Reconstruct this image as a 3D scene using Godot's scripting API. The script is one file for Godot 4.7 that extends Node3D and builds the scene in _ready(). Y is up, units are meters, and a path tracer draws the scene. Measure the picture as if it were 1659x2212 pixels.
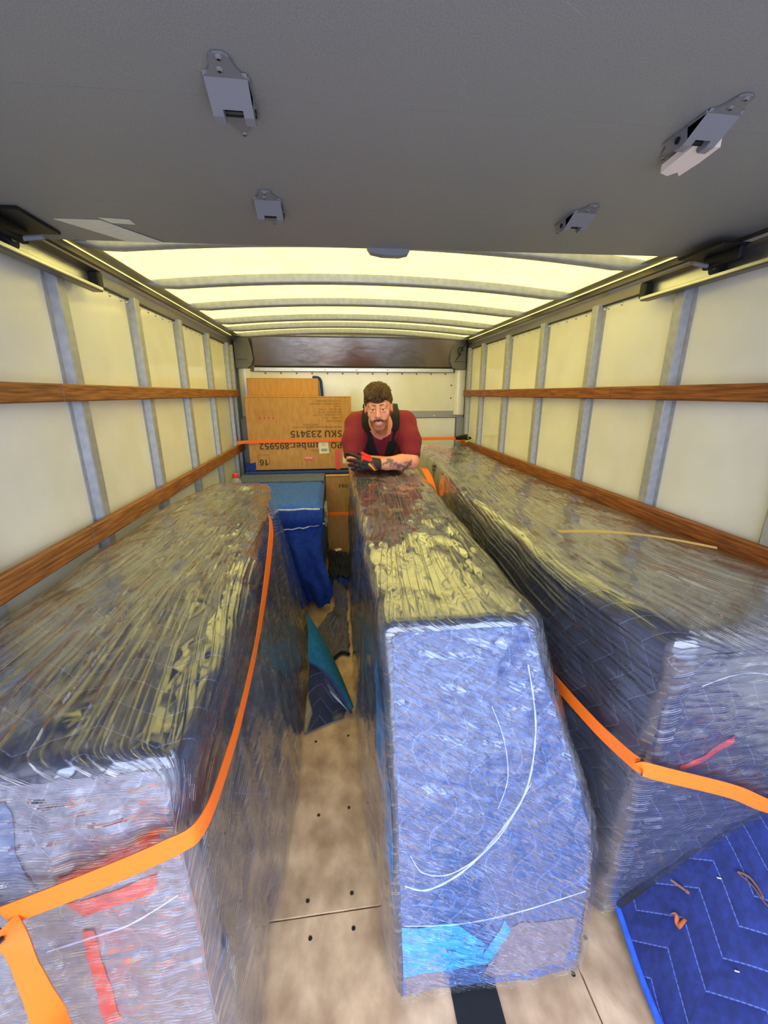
extends Node3D
# A loaded box truck seen from its open rear door: translucent roof, overhead door, three film-wrapped bundles, boxes, straps, a mover.
# World: x to the right, y up, z towards the rear opening; the truck floor is y = 0; metres.

const EYE := Vector3(0, 1.35, 0)
const XL := -0.815      # left wall sheet
const XR := 1.195       # right wall sheet
const ZF := -3.70       # front (bulkhead) wall
const ZR := 0.50        # rear opening
const YT := 1.79        # top of the side walls

var M := {}
var names := {}
var rng := RandomNumberGenerator.new()
var ns := FastNoiseLite.new()

# ---------------------------------------------------------------- mesh builder
class MB:
	var v := PackedVector3Array()
	var n := PackedVector3Array()
	var uv := PackedVector2Array()
	var c := PackedColorArray()
	var ix := PackedInt32Array()
	var tint := Color(1, 1, 1)

	func tri(a: Vector3, b: Vector3, d: Vector3, mid: Vector3) -> void:
		var m := (b - a).cross(d - a)
		if m.length_squared() < 1e-16:
			return
		m = m.normalized()
		if m.dot((a + b + d) / 3.0 - mid) < 0:
			m = -m
			var t := b
			b = d
			d = t
		var k := v.size()
		for p in [a, d, b]:
			v.append(p)
			n.append(m)
			c.append(tint)
			var q := m.abs()
			uv.append(Vector2(p.z, p.y) if q.x > q.y and q.x > q.z else (Vector2(p.x, p.z) if q.y > q.z else Vector2(p.x, p.y)))
		ix.append_array([k, k + 1, k + 2])

	func quad(a: Vector3, b: Vector3, d: Vector3, e: Vector3, mid: Vector3) -> void:
		tri(a, b, d, mid)
		tri(a, d, e, mid)

	# a box with chamfered edges
	func box(at: Vector3, size: Vector3, bev := 0.0, turn := Basis()) -> void:
		var h := size * 0.5
		bev = minf(bev, minf(h.x, minf(h.y, h.z)) * 0.9)
		var P := func(s: Vector3, ax: int) -> Vector3:
			var q := Vector3(s.x * (h.x - (0.0 if ax == 0 else bev)), s.y * (h.y - (0.0 if ax == 1 else bev)), s.z * (h.z - (0.0 if ax == 2 else bev)))
			return at + turn * q
		for ax in 3:
			var a1 := (ax + 1) % 3
			var a2 := (ax + 2) % 3
			for s in [-1.0, 1.0]:
				var q := []
				for w in [[-1.0, -1.0], [1.0, -1.0], [1.0, 1.0], [-1.0, 1.0]]:
					var t := Vector3()
					t[ax] = s
					t[a1] = w[0]
					t[a2] = w[1]
					q.append(P.call(t, ax))
				quad(q[0], q[1], q[2], q[3], at)
			if bev > 0:
				for s in [-1.0, 1.0]:
					for u in [-1.0, 1.0]:
						var t := Vector3()
						t[a1] = s
						t[a2] = u
						t[ax] = -1
						var a: Vector3 = P.call(t, a1)
						var d: Vector3 = P.call(t, a2)
						t[ax] = 1
						quad(a, P.call(t, a1), P.call(t, a2), d, at)
		if bev > 0:
			for x in [-1.0, 1.0]:
				for y in [-1.0, 1.0]:
					for z in [-1.0, 1.0]:
						var t := Vector3(x, y, z)
						tri(P.call(t, 0), P.call(t, 1), P.call(t, 2), at)

	# a smooth grid of points, column index fastest; the normal is du x dv
	func grid(P: PackedVector3Array, nu: int, U := PackedVector2Array(), flip := false, closed := false) -> void:
		var nv := P.size() / nu
		var N := MB.normals(P, nu, closed)
		var k := v.size()
		v.append_array(P)
		for i in P.size():
			n.append(-N[i] if flip else N[i])
			c.append(tint)
			uv.append(U[i] if U.size() else Vector2(P[i].x, P[i].y))
		for j in nv - 1:
			for i in (nu if closed else nu - 1):
				var a := k + j * nu + i
				var b := k + j * nu + (i + 1) % nu
				if flip:
					ix.append_array([a, b, b + nu, a, b + nu, a + nu])
				else:
					ix.append_array([a, b + nu, b, a, a + nu, b + nu])

	static func normals(P: PackedVector3Array, nu: int, closed := false) -> PackedVector3Array:
		var nv := P.size() / nu
		var N := PackedVector3Array()
		N.resize(P.size())
		for j in nv:
			var j0 := maxi(j - 1, 0) * nu
			var j1 := mini(j + 1, nv - 1) * nu
			for i in nu:
				var i0 := (i - 1 + nu) % nu if closed else maxi(i - 1, 0)
				var i1 := (i + 1) % nu if closed else mini(i + 1, nu - 1)
				var m := (P[j * nu + i1] - P[j * nu + i0]).cross(P[j1 + i] - P[j0 + i])
				N[j * nu + i] = m.normalized() if m.length_squared() > 1e-18 else Vector3.UP
		return N

	# a round tube along points; r is one radius or one per point
	func tube(path: Array, r, sides := 10, caps := true) -> void:
		var P := PackedVector3Array()
		var U := PackedVector2Array()
		var up := Vector3.UP
		var run := 0.0
		var cnt := path.size()
		var rings := []
		for j in cnt:
			var d: Vector3 = (path[mini(j + 1, cnt - 1)] - path[maxi(j - 1, 0)]).normalized()
			if absf(d.dot(up)) > 0.95 and j == 0:
				up = Vector3.RIGHT
			var s := d.cross(up).normalized()
			up = s.cross(d).normalized()
			var rad: float = r[j] if r is Array else r
			if j > 0:
				run += (path[j] - path[j - 1]).length()
			var ring := []
			for i in sides:
				var a := TAU * i / sides
				var p: Vector3 = path[j] + (s * cos(a) + up * sin(a)) * rad
				P.append(p)
				ring.append(p)
				U.append(Vector2(float(i) / sides, run))
			rings.append(ring)
		grid(P, sides, U, true, true)
		if caps:
			for e in [0, cnt - 1]:
				var mid: Vector3 = path[1 if e == 0 else cnt - 2]
				for i in sides:
					tri(path[e], rings[e][i], rings[e][(i + 1) % sides], mid)

	# a flat band: points with the outward normal at each
	func band(path: Array, nor: Array, width: float, thick: float) -> void:
		var cnt := path.size()
		var P := PackedVector3Array()
		var U := PackedVector2Array()
		var run := 0.0
		for j in cnt:
			var d: Vector3 = (path[mini(j + 1, cnt - 1)] - path[maxi(j - 1, 0)]).normalized()
			var nn: Vector3 = nor[j] if nor.size() == cnt else nor[0]
			var s := d.cross(nn).normalized()
			nn = s.cross(d).normalized()
			if j > 0:
				run += (path[j] - path[j - 1]).length()
			var sec := [[-0.5, 0.0], [-0.5, 1.0], [-0.47, 1.15], [0.0, 1.2], [0.47, 1.15], [0.5, 1.0], [0.5, 0.0], [0.0, 0.0]]
			for q in sec:
				P.append(path[j] + s * (q[0] * width) + nn * (q[1] * thick))
				U.append(Vector2(q[0] * width, run))
		grid(P, 8, U, false, true)

	# profile of (radius, height) turned round the y axis through at
	func lathe(at: Vector3, prof: Array, sides := 20, turn := Basis()) -> void:
		var P := PackedVector3Array()
		var U := PackedVector2Array()
		for p in prof:
			for i in sides:
				var a := TAU * i / sides
				P.append(at + turn * Vector3(p[0] * cos(a), p[1], -p[0] * sin(a)))
				U.append(Vector2(float(i) / sides, p[1]))
		grid(P, sides, U, false, true)

	# a polygon (in the plane of bx, by) pushed along bx x by by depth
	func prism(poly: PackedVector2Array, at: Vector3, bx: Vector3, by: Vector3, depth: float) -> void:
		var bz := bx.cross(by).normalized()
		var t := Geometry2D.triangulate_polygon(poly)
		var lo := []
		var hi := []
		for p in poly:
			lo.append(at + bx * p.x + by * p.y)
			hi.append(at + bx * p.x + by * p.y + bz * depth)
		for k in range(0, t.size(), 3):
			var m: Vector3 = (lo[t[k]] + lo[t[k + 1]] + lo[t[k + 2]]) / 3.0
			tri(lo[t[k]], lo[t[k + 1]], lo[t[k + 2]], m + bz * depth)
			tri(hi[t[k]], hi[t[k + 1]], hi[t[k + 2]], m)
		var cw := Geometry2D.is_polygon_clockwise(poly)
		for k in poly.size():
			var k2 := (k + 1) % poly.size()
			var e := poly[k2] - poly[k]
			var o := Vector2(e.y, -e.x) * (-1.0 if cw else 1.0)
			var mid: Vector3 = (lo[k] + hi[k2]) * 0.5 - (bx * o.x + by * o.y)
			quad(lo[k], lo[k2], hi[k2], hi[k], mid)

	# a sheet of cloth: f(u, v) -> Vector3 is its upper side; it gets real thickness and closed edges
	func sheet(f: Callable, nu: int, nv: int, thick: float, usize: Vector2) -> void:
		var P := PackedVector3Array()
		var U := PackedVector2Array()
		for j in nv:
			for i in nu:
				var u := float(i) / (nu - 1)
				var w := float(j) / (nv - 1)
				P.append(f.call(u, w))
				U.append(Vector2(u, w) * usize)
		var N := MB.normals(P, nu)
		var Q := PackedVector3Array()
		for i in P.size():
			Q.append(P[i] - N[i] * thick)
		grid(P, nu, U)
		grid(Q, nu, U, true)
		var rim := []
		for i in nu: rim.append(i)
		for j in range(1, nv): rim.append(j * nu + nu - 1)
		for i in range(nu - 2, -1, -1): rim.append((nv - 1) * nu + i)
		for j in range(nv - 2, 0, -1): rim.append(j * nu)
		var mid := Vector3()
		for p in P: mid += p
		mid /= P.size()
		for k in rim.size():
			var a: int = rim[k]
			var b: int = rim[(k + 1) % rim.size()]
			quad(P[a], P[b], Q[b], Q[a], mid)

	func mesh() -> ArrayMesh:
		var a := []
		a.resize(Mesh.ARRAY_MAX)
		a[Mesh.ARRAY_VERTEX] = v
		a[Mesh.ARRAY_NORMAL] = n
		a[Mesh.ARRAY_TEX_UV] = uv
		a[Mesh.ARRAY_COLOR] = c
		a[Mesh.ARRAY_INDEX] = ix
		var m := ArrayMesh.new()
		m.add_surface_from_arrays(Mesh.PRIMITIVE_TRIANGLES, a)
		return m

# ---------------------------------------------------------------- scene helpers
func numbered(called: String) -> String:
	if not names.has(called):
		names[called] = 0
		return called
	names[called] += 1
	return "%s_%03d" % [called, names[called]]

func obj(called: String, mb: MB, m: Material, parent: Node = null) -> MeshInstance3D:
	var o := MeshInstance3D.new()
	o.mesh = mb.mesh()
	o.material_override = m
	o.cast_shadow = GeometryInstance3D.SHADOW_CASTING_SETTING_ON
	if parent == null:
		o.name = numbered(called)
		add_child(o, true)
	else:
		o.name = called
		parent.add_child(o, true)
	return o

func inst(called: String, mesh: Mesh, m: Material, parent: Node, t: Transform3D) -> MeshInstance3D:
	var o := MeshInstance3D.new()
	o.mesh = mesh
	o.material_override = m
	o.name = called
	parent.add_child(o, true)
	o.transform = t
	return o

func thing(called: String, label: String, category: String, group := "") -> Node3D:
	var o := Node3D.new()
	o.name = numbered(called)
	add_child(o, true)
	return tag(o, label, category, group)

func tag(o: Node3D, label: String, category: String, group := "") -> Node3D:
	o.set_meta("label", label)
	o.set_meta("category", category)
	if group:
		o.set_meta("group", group)
	return o

func setting(called: String, label: String) -> Node3D:
	var o := Node3D.new()
	o.name = called
	add_child(o, true)
	o.set_meta("kind", "structure")
	o.set_meta("label", label)
	return o

func cb(at: Vector3, size: Vector3, bev := 0.0, turn := Basis()) -> MB:
	var m := MB.new()
	m.box(at, size, bev, turn)
	return m

func bez(a: Vector3, b: Vector3, cc: Vector3, t: float) -> Vector3:
	return a.lerp(b, t).lerp(b.lerp(cc, t), t)

func smooth_path(pts: Array, per := 8) -> Array:
	var cu := Curve3D.new()
	for i in pts.size():
		var d: Vector3 = (pts[mini(i + 1, pts.size() - 1)] - pts[maxi(i - 1, 0)]) / 6.0
		cu.add_point(pts[i], -d, d)
	var out := []
	for i in pts.size() - 1:
		for k in per:
			out.append(cu.sample(i, float(k) / per))
	out.append(pts[-1])
	return out

# ---------------------------------------------------------------- materials
func srgb(r: float, g: float, b: float, a := 1.0) -> Color:
	return Color(r / 255.0, g / 255.0, b / 255.0, a)

func noise_tex(size: int, freq: float, oct: int, seed_: int, kind := FastNoiseLite.TYPE_SIMPLEX_SMOOTH, fractal := FastNoiseLite.FRACTAL_FBM, lo := Color.BLACK, hi := Color.WHITE, normal := false, strength := 4.0) -> NoiseTexture2D:
	var f := FastNoiseLite.new()
	f.noise_type = kind
	f.frequency = freq
	f.fractal_type = fractal
	f.fractal_octaves = oct
	f.seed = seed_
	var t := NoiseTexture2D.new()
	t.width = size
	t.height = size
	t.seamless = true
	t.noise = f
	t.generate_mipmaps = false
	if normal:
		t.as_normal_map = true
		t.bump_strength = strength
	else:
		var g := Gradient.new()
		g.set_color(0, lo)
		g.set_color(1, hi)
		t.color_ramp = g
	return t

func mat(called: String, col: Color, rough := 0.8, metal := 0.0) -> StandardMaterial3D:
	var m := StandardMaterial3D.new()
	m.resource_name = called
	m.albedo_color = col
	m.roughness = rough
	m.metallic = metal
	M[called] = m
	return m

func tri_map(m: StandardMaterial3D, scale_: Vector3, world := true) -> void:
	m.uv1_triplanar = true
	m.uv1_world_triplanar = world
	m.uv1_scale = scale_
	m.uv1_triplanar_sharpness = 4.0

func relief(m: StandardMaterial3D, t: Texture2D, cm: float) -> void:
	m.heightmap_enabled = true
	m.heightmap_texture = t
	m.heightmap_scale = cm

func _ready() -> void:
	rng.seed = 7
	ns.seed = 11
	ns.frequency = 1.0
	ns.fractal_octaves = 3
	# ---- camera
	var cam := Camera3D.new()
	cam.name = "camera"
	cam.fov = 103.63
	cam.near = 0.02
	cam.far = 200.0
	cam.transform = Transform3D(Basis(Vector3(0.992658, -0.000162, 0.120951), Vector3(0.0343, 0.959325, -0.280213), Vector3(-0.115986, 0.282305, 0.952287)), EYE)
	cam.current = true
	add_child(cam)
	# ---- sky and exposure
	var env := Environment.new()
	var sky := Sky.new()
	var sm := ProceduralSkyMaterial.new()
	sm.sky_top_color = srgb(176, 194, 232)
	sm.sky_horizon_color = srgb(226, 232, 244)
	sm.ground_bottom_color = srgb(120, 118, 114)
	sm.ground_horizon_color = srgb(150, 148, 144)
	sm.sky_energy_multiplier = 3.3
	sky.sky_material = sm
	env.background_mode = Environment.BG_SKY
	env.sky = sky
	env.tonemap_mode = Environment.TONE_MAPPER_LINEAR
	env.tonemap_exposure = 0.66
	env.sdfgi_enabled = true
	env.ssao_enabled = true
	env.ssil_enabled = true
	var we := WorldEnvironment.new()
	we.name = "environment"
	we.environment = env
	add_child(we)
	# ---- sun: high, from beyond the cab, so that it shines on the roof and never through the rear door
	var sun := DirectionalLight3D.new()
	sun.name = "sun"
	sun.light_color = Color(1.0, 0.97, 0.9)
	sun.light_energy = 1.6
	sun.light_angular_distance = 0.6
	sun.shadow_enabled = true
	sun.sky_mode = DirectionalLight3D.SKY_MODE_LIGHT_ONLY
	sun.look_at_from_position(Vector3(-1.2, 6.0, -2.6), Vector3.ZERO)
	add_child(sun)

	materials()
	room()
	overhead_door()
	front_wall()
	bundles()
	cargo()
	straps()
	floor_things()
	mover()

func materials() -> void:
	var m: StandardMaterial3D
	# translucent fibreglass roof
	m = mat("fibreglass roof", srgb(250, 238, 190), 0.55)
	m.backlight_enabled = true
	m.backlight = Color(1.0, 0.92, 0.56)
	m.albedo_texture = noise_tex(512, 0.012, 4, 3, FastNoiseLite.TYPE_SIMPLEX_SMOOTH, FastNoiseLite.FRACTAL_FBM, srgb(240, 238, 228), Color.WHITE)
	tri_map(m, Vector3(0.8, 0.8, 0.8))
	# glossy white wall sheet
	m = mat("white wall sheet", srgb(226, 223, 216), 0.16)
	m.albedo_texture = noise_tex(512, 0.01, 4, 5, FastNoiseLite.TYPE_SIMPLEX_SMOOTH, FastNoiseLite.FRACTAL_FBM, srgb(244, 243, 240), Color.WHITE)
	tri_map(m, Vector3(0.7, 0.7, 0.7))
	# galvanised steel
	m = mat("galvanised steel", srgb(176, 177, 180), 0.45, 0.35)
	m.albedo_texture = noise_tex(256, 0.03, 3, 8, FastNoiseLite.TYPE_CELLULAR, FastNoiseLite.FRACTAL_NONE, srgb(228, 228, 230), Color.WHITE)
	tri_map(m, Vector3(5, 5, 5))
	m = mat("aluminium", srgb(205, 205, 206), 0.3, 0.9)
	relief(m, noise_tex(256, 0.05, 3, 21), 0.02)
	tri_map(m, Vector3(1.0, 14, 14))
	m = mat("dark aluminium", srgb(112, 106, 100), 0.42, 0.7)
	m = mat("header metal", srgb(150, 140, 130), 0.22, 0.9)
	relief(m, noise_tex(256, 0.02, 3, 22), 0.06)
	tri_map(m, Vector3(1.2, 2.5, 2.5))
	m = mat("grey plastic", srgb(108, 106, 108), 0.6)
	m = mat("grey kick band", srgb(150, 150, 150), 0.45, 0.3)
	m = mat("black steel", srgb(26, 26, 28), 0.45, 0.4)
	m = mat("black rubber", srgb(20, 20, 21), 0.7)
	# overhead door
	m = mat("door grey", srgb(138, 137, 137), 0.5)
	m.albedo_texture = noise_tex(512, 0.35, 2, 12, FastNoiseLite.TYPE_SIMPLEX_SMOOTH, FastNoiseLite.FRACTAL_FBM, srgb(205, 205, 205), Color.WHITE)
	tri_map(m, Vector3(2.2, 2.2, 2.2))
	m.detail_enabled = true
	m.detail_albedo = scuffs()
	m.detail_blend_mode = BaseMaterial3D.BLEND_MODE_MIX
	m = mat("hinge grey", srgb(112, 112, 116), 0.55, 0.1)
	m = mat("hinge zinc", srgb(124, 124, 132), 0.5, 0.2)
	m = mat("pale wood", srgb(222, 206, 196), 0.8)
	m = mat("paper label", srgb(240, 238, 224), 0.7)
	m.albedo_texture = noise_tex(256, 0.08, 2, 31, FastNoiseLite.TYPE_SIMPLEX_SMOOTH, FastNoiseLite.FRACTAL_FBM, srgb(205, 203, 190), Color.WHITE)
	tri_map(m, Vector3(1, 1, 40))
	# rub rails
	m = mat("oak rail", srgb(184, 118, 62), 0.55)
	m.albedo_texture = noise_tex(512, 0.02, 5, 14, FastNoiseLite.TYPE_SIMPLEX_SMOOTH, FastNoiseLite.FRACTAL_FBM, srgb(128, 116, 104), srgb(255, 250, 242))
	tri_map(m, Vector3(10, 10, 0.55))
	m = mat("oak rail reddish", srgb(178, 102, 46), 0.55)
	m.albedo_texture = noise_tex(512, 0.02, 5, 15, FastNoiseLite.TYPE_SIMPLEX_SMOOTH, FastNoiseLite.FRACTAL_FBM, srgb(118, 106, 96), srgb(255, 250, 242))
	tri_map(m, Vector3(10, 10, 0.6))
	# plywood floor, dirty
	m = mat("plywood floor", srgb(234, 198, 156), 0.75)
	m.albedo_texture = noise_tex(1024, 0.006, 6, 17, FastNoiseLite.TYPE_SIMPLEX_SMOOTH, FastNoiseLite.FRACTAL_FBM, srgb(176, 164, 152), srgb(255, 252, 246))
	relief(m, noise_tex(512, 0.05, 4, 18), 0.05)
	tri_map(m, Vector3(1.4, 1.4, 1.0))
	m = mat("concrete", srgb(176, 172, 166), 0.9)
	m = mat("cardboard", srgb(200, 148, 84), 0.8)
	m.albedo_texture = noise_tex(512, 0.02, 4, 19, FastNoiseLite.TYPE_SIMPLEX_SMOOTH, FastNoiseLite.FRACTAL_FBM, srgb(226, 222, 216), Color.WHITE)
	tri_map(m, Vector3(3, 0.8, 3))
	m = mat("print brown", srgb(76, 60, 36), 0.8)
	m = mat("print red", srgb(190, 96, 74), 0.8)
	m = mat("fragile red", srgb(226, 84, 96), 0.6)
	m = mat("label white", srgb(226, 222, 202), 0.6)
	m = mat("label ink", srgb(70, 68, 64), 0.7)
	m = mat("red tape", srgb(226, 66, 26), 0.35)
	m = mat("tan tape", srgb(216, 176, 92), 0.3)
	m = mat("strap orange", srgb(255, 116, 10), 0.6)
	m.albedo_texture = noise_tex(256, 0.2, 2, 23, FastNoiseLite.TYPE_SIMPLEX_SMOOTH, FastNoiseLite.FRACTAL_FBM, srgb(232, 226, 220), Color.WHITE)
	tri_map(m, Vector3(14, 14, 14))
	m = mat("lime green", srgb(170, 190, 70), 0.6)
	# blankets
	cloth("navy pad", srgb(30, 36, 62), srgb(150, 156, 190), 0.055, 0)
	cloth("blue pad", srgb(58, 92, 152), srgb(140, 160, 200), 0.07, 1)
	cloth("slate pad", srgb(46, 56, 80), srgb(128, 138, 168), 0.06, 1)
	cloth("grey pad", srgb(112, 108, 124), srgb(150, 148, 160), 0.06, 1)
	cloth("chevron pad", srgb(34, 48, 116), srgb(140, 162, 228), 0.058, 0)
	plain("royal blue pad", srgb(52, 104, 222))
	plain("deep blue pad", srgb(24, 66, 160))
	plain("slate cover", srgb(92, 104, 140))
	plain("cyan pad", srgb(44, 160, 232))
	plain("teal pad", srgb(10, 104, 142))
	plain("charcoal pad", srgb(54, 56, 66))
	plain("dusty grey pad", srgb(110, 104, 120))
	plain("mauve pad", srgb(126, 116, 132))
	plain("red cloth", srgb(206, 52, 44))
	plain("white thread", srgb(226, 230, 240))
	plain("binding blue", srgb(60, 70, 110))
	plain("black webbing", srgb(20, 20, 22))
	# the innermost turn of stretch film clings to the wrapped pads
	for w in ["navy pad", "blue pad", "slate pad", "grey pad"]:
		M[w].clearcoat_enabled = true
		M[w].clearcoat = 1.0
		M[w].clearcoat_roughness = 0.04
	# stretch film
	film("film lengthwise", 1, Vector2(3.8, 0.07), 0.30, 0.03, 0.012, 3)
	film("film taut", 5, Vector2(3.0, 0.09), 0.20, 0.025, 0.012, 3)
	M["film taut"].heightmap_texture.color_ramp.set_offset(0, 0.44)
	M["film taut"].heightmap_texture.color_ramp.set_offset(1, 0.58)
	m = mat("gathered film", srgb(220, 224, 238, 0.36), 0.18)
	m.transparency = BaseMaterial3D.TRANSPARENCY_ALPHA
	film("film crosswise", 2, Vector2(3.6, 0.35), 0.38, 0.04, 0.014, 3)
	film("film crinkled", 3, Vector2(3.6, 1.1), 0.8, 0.03, 0.014, 5)
	m = mat("clear plastic", Color(0.9, 0.95, 1.0, 0.12), 0.05)
	m.transparency = BaseMaterial3D.TRANSPARENCY_ALPHA
	m = mat("cap red", srgb(226, 40, 36), 0.4)
	m = mat("dry leaf", srgb(190, 104, 54), 0.8)
	m = mat("twig", srgb(120, 84, 64), 0.85)
	m = mat("pale twig", srgb(206, 190, 170), 0.85)

# faint scratches and rub marks on the door
func scuffs() -> ImageTexture:
	var im := Image.create(1024, 1024, false, Image.FORMAT_RGBA8)
	im.fill(Color(0.7, 0.7, 0.7, 0.0))
	var r := RandomNumberGenerator.new()
	r.seed = 91
	for k in 46:
		var p := Vector2(r.randf(), r.randf()) * 1024.0
		var d := Vector2.from_angle(r.randf_range(-0.9, -0.3) if r.randf() < 0.7 else r.randf_range(0, 6.0))
		var dark := r.randf() < 0.35
		var l := r.randf_range(10, 70)
		var a := r.randf_range(0.08, 0.4)
		for s in int(l):
			var q := p + d * s + Vector2(0, 0.02 * s * s / l)
			var x := int(q.x) % 1024
			var y := int(q.y) % 1024
			if x >= 0 and y >= 0:
				im.set_pixel(x, y, Color(0.18, 0.18, 0.18, a) if dark else Color(0.72, 0.71, 0.7, a))
	return ImageTexture.create_from_image(im)

func plain(called: String, col: Color) -> void:
	var m := mat(called, col, 0.9)
	m.albedo_texture = noise_tex(256, 0.05, 4, 40, FastNoiseLite.TYPE_SIMPLEX_SMOOTH, FastNoiseLite.FRACTAL_FBM, srgb(190, 190, 190), Color.WHITE)
	tri_map(m, Vector3(2.5, 2.5, 2.5))
	m.rim_enabled = true
	m.rim = 0.25
	m.rim_tint = 0.6

# quilted cloth: chevron (0) or square-wave (1) stitch lines, with puffed relief
func cloth(called: String, base: Color, thread: Color, gap: float, kind: int) -> void:
	var s := 512
	var wide := gap * 6.0
	var a := Image.create(s, s, false, Image.FORMAT_RGB8)
	var h := Image.create(s, s, false, Image.FORMAT_L8)
	var f := FastNoiseLite.new()
	f.frequency = 0.03
	f.seed = 5
	for y in s:
		for x in s:
			var u := float(x) / s
			var w := float(y) / s
			var z := 0.0
			if kind == 0:
				z = absf(fposmod(u * 2.0, 1.0) - 0.5) * 2.0
				z = z * 0.16
			else:
				z = 0.06 * sin(u * TAU * 2.0)
			var q := fposmod((w + z) * 6.0, 1.0)
			var d := minf(q, 1.0 - q)
			var stitch := 0.75 if fposmod(u * 40.0, 1.0) < 0.7 else 0.35
			var t := clampf(1.0 - d / 0.035, 0.0, 1.0) * stitch
			var g := 0.86 + 0.2 * f.get_noise_2d(x, y) + 0.06 * f.get_noise_2d(x * 9.0, y * 9.0)
			a.set_pixel(x, y, Color(base.r * g, base.g * g, base.b * g).lerp(thread, t))
			var p := clampf(sqrt(d * 2.0), 0.0, 1.0)
			h.set_pixel(x, y, Color(p, p, p))
	var m := mat(called, Color.WHITE, 0.9)
	m.albedo_texture = ImageTexture.create_from_image(a)
	relief(m, ImageTexture.create_from_image(h), 0.5)
	m.uv1_scale = Vector3(1.0 / wide, 1.0 / wide, 1.0)
	m.rim_enabled = true
	m.rim = 0.2
	m.rim_tint = 0.6

# clear stretch film, its wrinkles drawn out along v
func film(called: String, seed_: int, scale_: Vector2, cm: float, rough: float, freq: float, oct: int) -> void:
	var m := mat(called, Color(0.86, 0.88, 0.94, 0.01), rough)
	m.transparency = BaseMaterial3D.TRANSPARENCY_ALPHA
	m.metallic_specular = 0.5
	var t := noise_tex(1024, freq, oct, 60 + seed_)
	# flat bands with steep flanks between them, as taut film gathers
	t.color_ramp.set_offset(0, 0.38)
	t.color_ramp.set_offset(1, 0.62)
	relief(m, t, cm)
	m.uv1_scale = Vector3(scale_.x, scale_.y, 1.0)

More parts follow.
